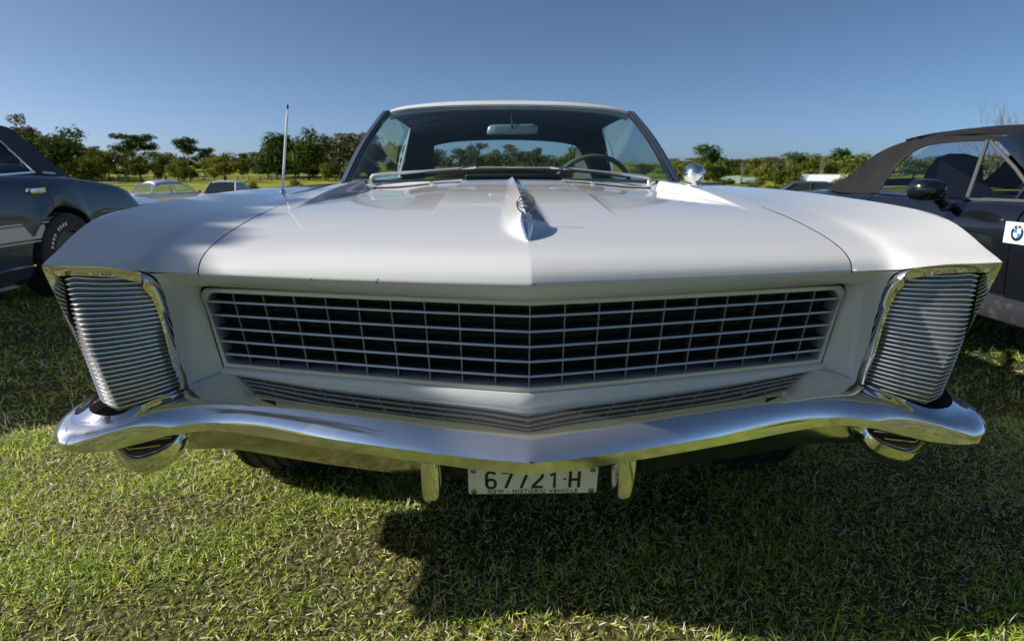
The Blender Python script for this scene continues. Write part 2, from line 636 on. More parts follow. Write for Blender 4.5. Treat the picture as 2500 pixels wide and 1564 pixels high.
GRASS = 1.0
grass_patch('grass', int(220000 * GRASS), (-1.9, 2.0), (-0.75, 1.15), 0.0185, 0.0032, 3, 11, 'short matted green and straw coloured turf in front of the car', near_view, 0.45)
grass_patch('grass', int(2500 * GRASS), (-1.9, 2.0), (-0.75, 1.15), 0.042, 0.0028, 3, 12, 'longer thin grass stalks standing out of the turf', near_view, 0.75)
grass_patch('grass', int(120000 * GRASS), (-3.2, 3.6), (-4.2, -0.75), 0.022, 0.006, 1, 15, 'turf behind the viewer, mirrored in the chrome', None, 0.6)
grass_patch('grass', int(110000 * GRASS), (-5.5, 5.5), (1.0, 4.5), 0.034, 0.0055, 2, 13, 'turf around and beneath the parked cars', lambda x, y: near_view(x, y) & (np.abs(x) > 0.55), 0.5)
grass_patch('grass', int(70000 * GRASS), (-13, 13), (4.5, 16), 0.045, 0.016, 1, 14, 'turf behind the row of parked cars', lambda x, y: np.abs(x) < 0.95 * (y + 1.6), 0.7)

# ================================================================== THE WHITE COUPE
car = thing('classic_coupe', 'white American hardtop coupe with a wide V-shaped chrome bumper, facing the viewer', 'car')

# ---- hood -----------------------------------------------------------------
y_lip = lambda x: -0.06 + 0.11 * (abs(x) / 0.652) ** 1.12
z_lip = lambda x: 0.765 + 0.006 * (abs(x) / 0.652) ** 2
SEAM = interp([(0, .771), (.008, .785), (.02, .796), (.075, .817), (.18, .838), (.36, .862), (.585, .88), (.83, .893), (1.19, .903), (1.45, .909), (1.8, .912)])
CENT = interp([(0, .765), (.006, .779), (.015, .790), (.04, .807), (.08, .819), (.14, .829), (.26, .846), (.46, .869), (.86, .897), (1.26, .915), (1.55, .926)])
CREST = interp([(.08, .827), (.095, .838), (.13, .857), (.2, .876), (.4, .894), (.8, .919), (1.45, .946)])
RIDW = interp([(.08, .002), (.10, .018), (.15, .042), (.25, .055), (.5, .045), (.9, .032), (1.45, .020)])


def hood_z(x, y):
    ax = abs(x)
    s = max(y - y_lip(x), 0)
    u = min(ax / 0.652, 1)
    w = 1 - u ** 2.2
    z = lerp(SEAM(s), CENT(s), w) + (z_lip(x) - lerp(.771, .765, w)) * math.exp(-s / .02)
    z += 0.010 * smoothstep(.32, .85, y) * (1 - smoothstep(.198 + .02 * (1.45 - y), .209 + .02 * (1.45 - y), ax))
    z += 0.019 * smoothstep(.42, 1.15, y) * smoothstep(.584, .602, ax)
    z -= 0.014 * smoothstep(.40, 1.10, y) * smoothstep(.24, .50, ax) * (1 - smoothstep(.584, .602, ax))
    if y > 0.08 and ax < .07:
        wd = RIDW(y)
        if ax < wd:
            h = max(CREST(y) - z, 0)
            z += h * (1 - ax / wd) ** 1.35
    return z


hx = sorted(set([0, .0015, .003, .005, .008, .011, .015, .019, .024, .029, .034, .04, .046, .053, .06, .07] + list(np.linspace(.07, .18, 8)) +
                list(np.linspace(.18, .25, 36)) + list(np.linspace(.25, .56, 16)) + list(np.linspace(.56, .58, 4)) + list(np.linspace(.58, .606, 14)) + list(np.linspace(.606, .63, 6)) + [.637, .644, .6505]))
hx = [-x for x in hx[:0:-1]] + hx
hs = list(np.concatenate([[0, .002, .004, .006, .009, .012, .016, .02, .026, .033, .042, .052, .064, .078], np.arange(.09, .40, .011), np.arange(.40, 1.0, .02), np.linspace(1.0, 1.0, 1)]))
HOOD_END = 1.445
hood_m = MB()
rows = []
# front return band under the lip, then the rolled edge, then the top
for k in range(6):
    t = k / 5
    row = []
    for x in hx:
        u = abs(x) / .652
        yb = lerp(-.030, .098, u ** 1.12); zb = lerp(.729, .737, u)
        yl, zl = y_lip(x), z_lip(x)
        row.append((x, lerp(yb, yl + .001, t) - .004 * math.sin(math.pi * t), lerp(zb, zl - .0035, t)))
    rows.append(row)
rows.insert(0, [(x, y + .03, z - .001) for x, y, z in rows[0]])
for s in hs:
    row = []
    for x in hx:
        yl = y_lip(x)
        y = yl + s * (HOOD_END - yl) / 1.0 if s > .4 else yl + s
        if s > .4:
            t = (s - .4) / .6
            y = lerp(yl + .4, HOOD_END, t)
        row.append((x, y, hood_z(x, y)))
    rows.append(row)
rows.append([(x, HOOD_END + .002, hood_z(x, HOOD_END) - .02) for x in hx])
hood_m.grid(rows, 'white_paint')
hood = hood_m.build('hood', car, smooth=50)

# hood ornament: spear on the ridge and an upright ring emblem
orn = MB()
rows = []
for k in range(17):
    t = k / 16
    y = lerp(.083, .205, t)
    w = .0115 * math.sin(math.pi * min(.08 + .62 * t, 1)) * (0.15 if k == 0 else 1)
    z = CREST(y) + .0035
    rows.append([(a * w, y, z + b) for a, b in ((-1.15, -.009), (-1, -.001), (-.8, .0006), (0, -.0022 - .001 * t), (.8, .0006), (1, -.001), (1.15, -.009))])
orn.grid(rows, 'chrome', cap=False)
spear = orn.build('hood_ornament', car, smooth=40)
EY, EZ, ER = .212, .8975, .0195
em = MB()  # dark reflections on ring and letter put into a darker metal
em.tube([(ER * math.cos(a), EY, EZ + ER * math.sin(a)) for a in np.linspace(0, 2 * math.pi, 33)[:-1]], .0019, 'louver_metal', 8, True)
em.tube([(ER * .86 * math.cos(a), EY, EZ - .001 + ER * .44 * math.sin(a)) for a in np.linspace(0, 2 * math.pi, 29)[:-1]], .0012, 'louver_metal', 6, True)
em.tube([(-ER * .88, EY, EZ - .0005), (ER * .88, EY, EZ - .0005)], .0011, 'louver_metal', 6)
em.tube([(-.0035, EY, EZ - .0088), (-.0035, EY, EZ + .0078)], .0012, 'louver_metal', 6)
em.tube([(-.0035, EY, EZ + .0076), (.002, EY, EZ + .0076), (.0048, EY, EZ + .004), (.002, EY, EZ), (-.001, EY, EZ - .0005)], .0010, 'louver_metal', 6)
em.tube([(.0005, EY, EZ - .0005), (.0035, EY, EZ - .004), (.0075, EY, EZ - .0075), (.011, EY, EZ - .006)], .0010, 'louver_metal', 6)
em.build('ring_emblem', spear, smooth=60)
st = MB()
st.tube([(0, EY, EZ - ER + .001), (0, EY, EZ - ER - .002), (0, EY + .001, EZ - ER - .004), (0, EY + .001, CREST(EY) - .004)], [.006, .0035, .0075, .009], 'chrome', 12)
st.build('emblem_stand', spear, smooth=50)

# ---- fenders ----------------------------------------------------------------
CRESTF = interp([(0, .795), (.012, .801), (.05, .816), (.1, .837), (.16, .857), (.24, .872), (.33, .880), (.45, .887), (.6, .893), (.8, .900), (1.1, .905), (1.8, .908)])
fx = [.653, .664, .68, .70, .72, .737, .747, .758, .775, .80, .826, .85, .875, .897, .909, .9165]
fw_ = [0, .01, .02, .04, .06, .09, .16, .30, .44, .60, .745, .81, .87, .94, .98, 1.0]
fy_ = [.05, .0505, .0515, .053, .054, .0515, .044, .036, .030, .025, .020, .015, .009, .004, .001, 0]
rx = [lerp(.653, .936, (x - .653) / (.9165 - .653)) for x in fx]
FEND_END = 1.72
fs = [0, .003, .007, .012, .018, .026, .036, .05, .066, .085, .105, .13, .155, .185, .22, .26, .31, .37, .44, .52, .62, .74, .88, 1.04, 1.22, 1.44, 1.70]
WHY, WHZ, WHR = .87, .335, .345


def arch(y, wy=WHY):
    d = (y - wy) / .40
    return .33 + .375 * math.sqrt(max(1 - d * d, 0)) if abs(d) < 1 else .33


fend = MB()
rows = []
tip = np.array((.9165, 0, .795)); low = np.array((.925, .118, .515))
side_t = [.03, .08, .16, .3, .5, .72, 1.0]
side_x = [.944, .951, .957, .963, .967, .966, .958]
side_d = [.006, .016, .034, .08, .16, .28, None]
for s in fs:
    row = []
    b = smoothstep(0, .30, s)
    for i in range(len(fx)):
        y = fy_[i] + s * (FEND_END - fy_[i]) / 1.70
        wr = ((fx[i] - .653) / (.9165 - .653)) ** 1.1
        w = lerp(fw_[i], wr, b)
        z = lerp(SEAM(s), CRESTF(s), w)
        # raised inner edge matching the hood near the cowl
        z += 0.014 * smoothstep(.45, 1.35, y) * (1 - smoothstep(0, .35, wr))
        z += 0.006 * math.sin(math.pi * min(wr, 1)) * b * (1 - smoothstep(.6, 1.6, y)) * -1
        row.append((lerp(fx[i], rx[i], b), y, z))
    for k in range(len(side_t)):
        f = tip + (low - tip) * side_t[k]
        y = f[1] + s * (FEND_END - f[1]) / 1.70
        zc = CRESTF(s)
        zr = zc - side_d[k] if side_d[k] else arch(y)
        if side_d[k]:
            zr = max(zr, arch(y) + .01 * (len(side_t) - k)) if k > 3 else zr
        bb = smoothstep(0, .22, s)
        row.append((lerp(f[0], side_x[k], bb), y, lerp(f[2], zr, bb)))
    rows.append(row)
fend.grid(rows, 'white_paint')
# panel between lamp and grille (front face of the fender)
pr = []
prof = [(.771, [(.7475, .044), (.72, .054), (.69, .0525), (.653, .05)]),
        (.768, [(.742, .050), (.718, .057), (.69, .0555), (.6535, .053)]),
        (.758, [(.736, .056), (.715, .069), (.69, .073), (.6545, .068)]),
        (.738, [(.733, .064), (.715, .092), (.69, .101), (.6545, .10)]),
        (.722, [(.732, .070), (.717, .103), (.70, .125), (.694, .146)]),
        (.670, [(.735, .086), (.722, .119), (.706, .137), (.692, .155)]),
        (.600, [(.740, .107), (.728, .136), (.71, .150), (.684, .163)]),
        (.545, [(.742, .122), (.731, .146), (.712, .158), (.675, .166)]),
        (.520, [(.741, .128), (.731, .147), (.712, .158), (.676, .163)]),
        (.503, [(.740, .133), (.731, .146), (.712, .154), (.676, .158)])]
for z, c in prof:
    pr.append([(p[0], p[1], z) for p in spline([np.array(q) for q in c], 9)])
pr2 = []
cols = [spline([r[j] for r in pr], 40) for j in range(9)]
for i in range(40):
    pr2.append([cols[j][i] for j in range(9)])
fend.grid(pr2, 'white_paint')
fender_r, fender_l = pair(fend, 'fender', car, smooth=42)
fender_l['label'] = 'front fender on the viewer\'s left, with the aerial'

# ---- doors, rear quarters, deck -----------------------------------------------
body_top = interp([(1.72, .908), (2.4, .905), (3.1, .915), (3.6, .935), (4.2, .925), (4.9, .90), (5.25, .86)])


def side_strip(y0, y1, n, rear_arch=False):
    rows = []
    for k in range(n + 1):
        y = lerp(y0, y1, k / n)
        zc = body_top(y)
        zb = arch(y, 3.84) if rear_arch else .30
        tap = smoothstep(4.6, 5.3, y) * .06
        row = [(.70 - tap, y, zc + .012), (.80 - tap, y, zc + .004), (.90 - tap, y, zc), (.936 - tap, y, zc - .008), (.951 - tap, y, zc - .03),
               (.963 - tap, y, zc - .10), (.967 - tap, y, max(zc - .2, zb + .06)), (.966 - tap, y, max(zc - .32, zb + .03)), (.955 - tap, y, zb)]
        rows.append(row)
    return rows


door = MB(); door.grid(side_strip(1.725, 3.12, 14), 'white_paint')
for o_ in pair(door, 'door', car, smooth=45):
    s_ = 1 if o_.data.vertices[0].co.x > 0 else -1
    h = MB(); h.box((s_ * .962 - .012, 2.86, .775), (s_ * .962 + .012, 3.0, .795), 'chrome'); h.build('handle', o_, bevel=.006)
quarter = MB(); quarter.grid(side_strip(3.125, 5.25, 24, True), 'white_paint')
pair(quarter, 'quarter_panel', car, smooth=45)
deck = MB()
deck.grid([[(x, y, lerp(z, body_top(y) + .012, (abs(x) / .70) ** 2)) for x in np.linspace(-.70, .70, 15)]
           for y, z in ((4.22, .985), (4.35, .975), (4.6, .962), (4.9, .945), (5.15, .92), (5.25, .88), (5.27, .80), (5.27, .45))], 'white_paint')
deck.build('trunk_lid', car)

# ---- cowl, windshield, roof ----------------------------------------------------
base_pts = [(-.716, 1.645, .921), (-.62, 1.575, .927), (-.35, 1.505, .938), (0, 1.478, .944), (.35, 1.505, .938), (.62, 1.575, .927), (.716, 1.645, .921)]
head_pts = [(-.600, 2.125, 1.245), (-.50, 2.095, 1.258), (-.30, 2.07, 1.267), (0, 2.06, 1.271), (.30, 2.07, 1.267), (.50, 2.095, 1.258), (.600, 2.125, 1.245)]
gb, gt = spline(base_pts, 41), spline(head_pts, 41)
ws = MB()
rows = []
for k in range(13):
    t = k / 12
    rows.append([lerp(a, b, t) + np.array((0, -.035 * math.sin(math.pi * t), .012 * math.sin(math.pi * t))) for a, b in zip(gb, gt)])
ws.grid(rows, 'windshield_glass')
ws.build('windshield', car, smooth=60)

cowl = MB()
rows = []
for k in range(7):
    t = k / 6
    row = []
    for g_ in gb:
        x = g_[0] * .985
        y0 = HOOD_END + .004
        z0 = hood_z(x, HOOD_END) - .007
        row.append((x, lerp(y0, g_[1], t), lerp(z0, g_[2] - .012, t) - .004 * math.sin(math.pi * t)))
    rows.append(row)
rows.insert(0, [(x, y, z - .03) for x, y, z in rows[0]])
cowl.grid(rows, 'white_paint')
# corners of the cowl beside the screen
cw = MB()
cw.grid([[(.648, HOOD_END - .02, .922), (.70, HOOD_END - .02, .918), (.78, HOOD_END - .02, .907)],
         [(.655, 1.56, .924), (.71, 1.60, .919), (.80, 1.62, .907)],
         [(.70, 1.66, .920), (.735, 1.70, .918), (.82, 1.74, .909)],
         [(.72, 1.75, .918), (.74, 1.8, .917), (.82, 1.85, .909)]], 'white_paint')
cowl.add(cw); cowl.add(cw.mirrored())
cowl_o = cowl.build('cowl', car, smooth=45)
for s_ in (-1, 1):
    vt = MB()
    for k in range(50):
        if k in (15, 16):
            continue
        x = lerp(.212, .585, k / 49)
        y = HOOD_END + .012 + (.04 * (x / .62) ** 2)
        z = hood_z(x, HOOD_END) + .0015
        vt.box((s_ * x - .0022, y - .004, z - .008), (s_ * x + .0022, y + .012, z + .0045), 'black')
    vt.build('cowl_vent', cowl_o, smooth=0)
    fr = MB()
    for dy, dz in ((-.003, .006), (.016, .008)):
        fr.tube([(s_ * x, HOOD_END + .012 + (.04 * (x / .62) ** 2) + dy, hood_z(x, HOOD_END) + dz) for x in np.linspace(.205, .595, 12)], .0022, 'white_paint', 6)
    fr.build('vent_rim', cowl_o)
    sq = MB()
    xq = .212 + .373 * 15.5 / 49
    sq.box((s_ * xq - .006, HOOD_END + .008, hood_z(xq, HOOD_END) + .002), (s_ * xq + .006, HOOD_END + .02, hood_z(xq, HOOD_END) + .013), 'chrome')
    sq.build('washer_nozzle', cowl_o, bevel=.002)

# roof shell and headliner
rsec = [(2.09, 1.292, .604, 1.262, 2.135), (2.13, 1.310, .612, 1.274, 2.17), (2.25, 1.3235, .619, 1.284, 2.28), (2.6, 1.334, .628, 1.289, 2.6), (3.0, 1.329, .634, 1.284, 3.0),
        (3.35, 1.304, .630, 1.262, 3.35), (3.62, 1.262, .612, 1.220, 3.62), (3.78, 1.232, .585, 1.185, 3.80)]


def roof_rows(dz, inset=0.0):
    rows = []
    for yc, zc, xe, ze, ye in rsec:
        row = []
        for x in np.linspace(-1, 1, 25):
            k = abs(x) ** 2.7
            drop = (abs(x) ** 14) * .012
            row.append((x * (xe - inset), lerp(yc, ye, abs(x) ** 2), lerp(zc, ze, k) - drop + dz))
        rows.append(row)
    return rows


rf = MB(); rf.grid(roof_rows(0), 'white_paint')
rr = roof_rows(0)
rf.grid([[(x, y, z) for x, y, z in rr[0]], [(x * .995, y - .004, z - .012) for x, y, z in rr[0]], [(x * .99, y + .012, z - .03) for x, y, z in rr[0]]], 'white_paint')
roof = rf.build('roof', car, smooth=50)
hl = MB(); hl.grid(roof_rows(-.034, .015), 'headliner')
for i in (3, 4, 5):
    hl.tube([(x, y, z - .001) for x, y, z in roof_rows(-.035, .03)[i]], .004, 'headliner', 6)
hl.build('headliner', car, smooth=60)
tr = MB()
tr.tube([lerp(np.array(a), np.array(b), .5) + np.array((0, -.006, -.002)) for a, b in zip(gt[::2], [r for r in spline(rr[0], 41)][::2])], .006, 'mirror_metal', 8)
tr.build('header_trim', car, smooth=60)

ap = MB()
A0, A1 = np.array((.722, 1.648, .916)), np.array((.606, 2.13, 1.252))
pth = [lerp(A0, A1, t) + np.array((.004, -.03, .010)) * math.sin(math.pi * t) for t in np.linspace(0, 1, 12)]
rows = []
for p in pth:
    rows.append([p + np.array(q) for q in ((-.012, -.004, .004), (.0, -.008, .010), (.022, .012, .006), (.026, .035, 0), (.004, .05, -.006), (-.016, .03, -.002))])
ap.grid(rows, 'pillar_dark', closed=True, cap=True)
aps = pair(ap, 'windshield_pillar', car, smooth=50)
for o_, s_ in zip(aps, (1, -1)):
    t_ = MB()
    t_.tube([(s_ * (p[0] - .012), p[1] - .006, p[2] + .006) for p in pth], .0045, 'pillar_dark', 8)
    t_.build('chrome_trim', o_)
    t2 = MB()
    t2.tube([(s_ * (p[0] + .022), p[1] + .018, p[2] + .006) for p in pth] + [(s_ * (r[2] + .006), r[4], r[3] - .012) for r in rsec[2:]], .0035, 'chrome', 8)
    t2.build('drip_rail', o_)

# side glass and rear pillars
sg = MB()
rows = []
for k in range(10):
    t = k / 9
    lo = np.array((.735, lerp(1.80, 3.28, t), .918))
    hi = np.array((.632, lerp(2.20, 3.20, t), lerp(1.243, 1.250, math.sin(math.pi * t))))
    rows.append([lerp(lo, hi, u) + np.array((.02 * math.sin(math.pi * u), 0, 0)) for u in np.linspace(0, 1, 6)])
sg.grid(rows, 'side_glass')
pair(sg, 'side_window', car, smooth=60)
cp = MB()
rows = []
for u in np.linspace(0, 1, 8):
    a = lerp(np.array((.74, 3.30, .925)), np.array((.642, 3.22, 1.262)), u)
    m1 = lerp(np.array((.735, 3.65, .94)), np.array((.63, 3.52, 1.245)), u)
    m2 = lerp(np.array((.69, 4.05, .955)), np.array((.60, 3.72, 1.205)), u)
    b = lerp(np.array((.61, 4.22, .975)), np.array((.555, 3.80, 1.19)), u)
    rows.append(spline([a, m1, m2, b], 12))
cp.grid(rows, 'white_paint')
rows = []
for u in np.linspace(0, 1, 8):
    a = lerp(np.array((.725, 3.30, .90)), np.array((.628, 3.22, 1.255)), u)
    m1 = lerp(np.array((.70, 3.65, .90)), np.array((.60, 3.52, 1.225)), u)
    b = lerp(np.array((.575, 4.20, .93)), np.array((.535, 3.79, 1.165)), u)
    rows.append(spline([a, m1, b], 12))
cp.grid(rows, 'headliner')
cps = pair(cp, 'rear_pillar', car, smooth=50)
for o_, s_ in zip(cps, (1, -1)):
    t_ = MB(); t_.tube([(s_ * lerp(.735, .634, t), lerp(3.295, 3.215, t), lerp(.92, 1.255, t)) for t in np.linspace(0, 1, 6)], .008, 'chrome', 6)
    t_.build('chrome_trim', o_)
rw = MB()
rows = []
for u in np.linspace(0, 1, 8):
    rows.append([(x * lerp(.60, .548, u), lerp(4.24, 3.80, u) + .03 * (1 - abs(x) ** 2) * (1 - u), lerp(.975, 1.19, u) + .03 * (1 - x * x) * u) for x in np.linspace(-1, 1, 15)])
rw.grid(rows, 'side_glass')
rwo = rw.build('rear_window', car, smooth=60)
rim = MB()
rim.tube([(x * .548, 3.795, 1.178 + .03 * (1 - x * x)) for x in np.linspace(-1, 1, 15)], .011, 'headliner', 6)
rim.build('window_rim', rwo)

# ---- interior -------------------------------------------------------------------
inr = MB()
rows = []
for y, z in ((1.50, .90), (1.56, .925), (1.66, .934), (1.80, .938), (1.90, .930), (1.93, .90), (1.94, .70)):
    rows.append([(x, y + .10 * (abs(x) / .7) ** 2, z - .012 * (abs(x) / .7) ** 2) for x in np.linspace(-.69, .69, 15)])
inr.grid(rows, 'vinyl_dark')
inr.box((-.20, 1.62, .930), (.21, 1.80, .955), 'vinyl_dark')
inr.build('dashboard', car, smooth=40, bevel=.006)
flo = MB()
flo.box((-.70, 1.5, .28), (.70, 4.3, .32), 'black')
flo.box((-.70, 1.40, .28), (.70, 1.46, .88), 'black')
for s_ in (-1, 1):
    flo.box((s_ * .715 - .02, 1.7, .3), (s_ * .715 + .02, 4.2, .895), 'vinyl_dark')
flo.build('interior_tub', car, smooth=0)
for cx in (-.36, .36):
    se = MB()
    se.grid([[(cx + x, 2.95 + .10 * t + .03 * (1 - (x / .24) ** 2), z - .05 * (abs(x) / .24) ** 3) for x in np.linspace(-.24, .24, 9)] for t, z in ((0, .45), (.5, .62), (.9, .78), (1, .82), (1.25, .83), (1.5, .78), (1.5, .45))], 'vinyl_dark')
    se.build('front_seat', car)
rs = MB()
rs.grid([[(x, 3.70 + dy, z) for x in np.linspace(-.58, .58, 9)] for dy, z in ((0, .45), (.15, .75), (.2, .86), (.28, .88), (.5, .90))], 'vinyl_dark')
rs.build('rear_seat', car)
swc = Vector((.405, 2.02, .868))
sw = MB()
rot = Euler((R(-62), 0, 0)).to_matrix()
ring = [swc + rot @ Vector((.192 * math.cos(a), .192 * math.sin(a), 0)) for a in np.linspace(0, 2 * math.pi, 41)[:-1]]
sw.tube(ring, .0125, 'steering_plastic', 8, True)
sw.tube([swc + rot @ Vector((-.19, 0, 0)), swc + rot @ Vector((0, 0, -.03)), swc + rot @ Vector((.19, 0, 0))], .012, 'chrome', 6)
sw.tube([swc + rot @ Vector((0, 0, -.02)), swc + rot @ Vector((0, 0, -.3))], .03, 'vinyl_dark', 10)
sw.build('steering_wheel', car)
mr_ = MB()
mo = [(-.112, 1.146), (-.108, 1.172), (-.10, 1.184), (-.085, 1.189), (.115, 1.193), (.13, 1.188), (.138, 1.176), (.139, 1.152), (.13, 1.145), (.11, 1.142), (-.09, 1.139), (-.105, 1.141)]
cx_, cz_ = .014, 1.166
rows = [[(lerp(cx_, x, f), 2.05 + dy, lerp(cz_, z, f)) for x, z in mo] for f, dy in ((.02, -.013), (.6, -.012), (.9, -.009), (1, 0), (1, .012), (.9, .014), (.02, .014))]
mr_.grid(rows, 'mirror_back', closed=True)
mro = mr_.build('rear_view_mirror', car, smooth=50)
ms = MB(); ms.tube([(.012, 2.045, 1.168), (.012, 2.03, 1.19), (.010, 2.07, 1.235), (.010, 2.12, 1.285)], [.009, .005, .003, .003], 'black', 8)
ms.build('mirror_stem', mro)

# ---- wipers -----------------------------------------------------------------------
for s_, path, blade in ((-1, [(-.590, 1.545, .928), (-.585, 1.54, .946), (-.555, 1.535, .953), (-.40, 1.52, .965), (-.22, 1.52, .978), (-.15, 1.52, .982), (.05, 1.52, .982)], [(-.36, 1.50, .958), (-.20, 1.505, .970), (0, 1.51, .975), (.11, 1.51, .972)]),
                        (1, [(.585, 1.545, .922), (.58, 1.54, .938), (.55, 1.535, .945), (.40, 1.52, .962), (.25, 1.52, .976), (.16, 1.52, .981), (-.02, 1.515, .980)], [(.47, 1.495, .944), (.33, 1.505, .962), (.16, 1.51, .973), (.08, 1.51, .974)])):
    w_ = MB(); w_.tube(spline(path, 24), [.0065] * 4 + [.0065] * 8 + [.0048] * 6 + [.003] * 6, 'satin_metal', 8)
    wo_ = w_.build('wiper', car)
    b_ = MB(); b_.tube(spline(blade, 14), .0045, 'black_rubber', 6); b_.build('wiper_blade', wo_)
    c_ = MB(); c_.tube([(path[4][0], path[4][1] - .004, path[4][2] - .006), (path[5][0], path[5][1] - .004, path[5][2] + .002)], .009, 'chrome', 8); c_.build('wiper_clip', wo_)
    pv = MB(); pv.tube([(path[0][0], path[0][1], path[0][2] - .03), (path[0][0], path[0][1], path[0][2] + .008)], .012, 'chrome', 10); pv.build('wiper_pivot', wo_)

# ---- aerial and side mirror -----------------------------------------------------------
an = MB()
A_ = [(-.800, 1.05, .900), (-.798, 1.05, .925), (-.766, 1.052, 1.150), (-.764, 1.052, 1.156), (-.7625, 1.052, 1.172)]
an.tube(A_, [.0042, .0042, .0040, .0026, .0024], 'satin_metal', 8)
ano = an.build('aerial', car)
an2 = MB(); an2.tube([(-.7625, 1.052, 1.170), (-.7622, 1.052, 1.176), (-.762, 1.052, 1.182), (-.762, 1.052, 1.186)], [.0028, .0040, .0036, .001], 'black', 8); an2.build('aerial_tip', ano)
an3 = MB(); an3.tube([(-.8, 1.05, .893), (-.8, 1.05, .902), (-.8, 1.05, .906)], [.012, .010, .005], 'chrome', 12); an3.build('aerial_base', ano)
sm = MB()
smc = np.array((.776, 1.56, .957))
rows = []
for k, (dy, f) in enumerate(((-.055, .02), (-.052, .35), (-.043, .65), (-.025, .88), (0, 1.0), (.02, 1.02))):
    row = []
    for j in range(20):
        a = 2 * math.pi * j / 20
        row.append(smc + np.array((.045 * f * math.cos(a), dy, (.044 if math.sin(a) > 0 else .038) * f * math.sin(a))))
    rows.append(row)
sm.grid(rows, 'chrome', closed=True)
smo = sm.build('side_mirror', car, smooth=60)
sb = MB(); sb.tube([smc + np.array(q) for q in ((.0, -.01, -.03), (.012, 0, -.05), (.035, .03, -.062))], [.014, .012, .022], 'chrome', 10); sb.build('mirror_base', smo)

# ---- grille -----------------------------------------------------------------------------
GY = lambda x, t: lerp(-.018, .002, t) + (.158 - .0) * (abs(x) / .69) ** 1.12      # t: 0 top, 1 bottom
def gtop(x): return np.array((x, GY(x, 0), .726 + .000 * abs(x)))
def gbot(x): return np.array((x * .966, GY(x, 1), .537 + .009 * (abs(x) / .69)))
gr = MB()
gxs = list(np.linspace(-.69, .69, 61))
outer_t = [gtop(x) for x in gxs]; outer_b = [gbot(x) for x in gxs]


def frame_loop(inset, dy):
    hw = .692 - inset
    pts = []
    N = 40
    for k in range(N + 1):
        x = lerp(-hw + .022, hw - .022, k / N); p = gtop(x); pts.append((p[0], p[1] + dy, p[2] - inset))
    for sgn in (1,):
        for a in (75, 50, 25, 5):
            x = hw - .022 + .022 * math.cos(R(a)); p = gtop(x); pts.append((p[0], p[1] + dy, p[2] - inset - .022 + .022 * math.sin(R(a))))
    for k in range(1, 9):
        t = k / 9
        p = lerp(gtop(hw), gbot(hw), lerp(.12, 1, t)); pts.append((p[0], GY(hw, t) + dy, p[2] - inset * (1 - t) + inset * t))
    for k in range(N + 1):
        x = lerp(hw, -hw, k / N); p = gbot(x); pts.append((p[0], p[1] + dy, p[2] + inset))
    for k in range(8, 0, -1):
        t = k / 9
        p = lerp(gtop(-hw), gbot(-hw), lerp(.12, 1, t)); pts.append((p[0], GY(hw, t) + dy, p[2] - inset * (1 - t) + inset * t))
    for a in (5, 25, 50, 75):
        x = -(hw - .022 + .022 * math.cos(R(a))); p = gtop(x); pts.append((p[0], p[1] + dy, p[2] - inset - .022 + .022 * math.sin(R(a))))
    return pts


gr.grid([frame_loop(-.003, .02), frame_loop(-.002, .002), frame_loop(.001, -.001), frame_loop(.008, -.001), frame_loop(.010, .003), frame_loop(.011, .05)], 'satin_metal', closed=True)
grille = gr.build('grille', car, smooth=35)
for k in range(1, 6):
    t = k / 6
    gb_ = MB()
    rows = []
    for x in np.linspace(-.685, .685, 41):
        p = lerp(gtop(x), gbot(x), t)
        p = np.array((p[0], GY(x, t) + .004, p[2]))
        rows.append([p + np.array(q) for q in ((0, -.0010, -.0019), (0, -.0006, -.0006), (0, .0003, .0010), (0, .0016, .0020), (0, .055, .0012), (0, .055, -.0006), (0, .003, -.0020))])
    n7 = 7
    b0 = len(gb_.v)
    gb_.grid(rows, 'satin_metal', closed=True, cap=True)
    kd = gb_.mi('grille_dark')
    for fi in range(len(gb_.f) - 2):
        if fi % n7 in (3, 4, 5):
            gb_.m[fi] = kd
    gb_.build('grille_bar', grille, smooth=30)
for k in range(-9, 10):
    x = k * .0694
    v_ = MB()
    rows = []
    for t in np.linspace(.0, 1, 9):
        p = lerp(gtop(x), gbot(x), t)
        p = np.array((p[0], GY(x, t) + .007, p[2]))
        rows.append([p + np.array(q) for q in ((-.0013, 0, 0), (0, -.001, 0), (.0013, 0, 0), (.0015, .004, 0), (.0006, .045, 0), (-.0006, .045, 0), (-.0015, .004, 0))])
    v_.grid(rows, 'louver_metal', closed=True, cap=True)
    kd = v_.mi('grille_dark')
    for fi in range(len(v_.f) - 2):
        if fi % 7 in (3, 4, 5):
            v_.m[fi] = kd
    v_.build('grille_divider', grille, smooth=30)
bk = MB()
bk.grid([[(x, GY(x, 0) * .2 + .17, z) for x in np.linspace(-.72, .72, 21)] for z in (.76, .50)], 'radiator')
bk.box((-.72, .10, .752), (.72, 1.4, .756), 'black')
bk.box((-.70, .22, .40), (.70, 1.4, .44), 'black')
bk.build('radiator', car, smooth=0)

# white panel under the grille
lp = MB()
rows = []
for x in np.linspace(-.70, .70, 61):
    u = abs(x) / .69
    p = gbot(x)
    y, z = p[1], p[2] - .002
    zb = lerp(.498, .520, min(u, 1))
    rows.append([(p[0], y + .03, z + .001), (p[0], y + .004, z), (p[0], y - .001, z - .002), (p[0], y - .004, lerp(z, zb, .35)), (p[0], y - .003, lerp(z, zb, .75)), (p[0], y + .001, zb), (p[0], y + .05, zb - .006)])
lp.grid(rows, 'white_paint')
lp.build('lower_grille_panel', car, smooth=50)

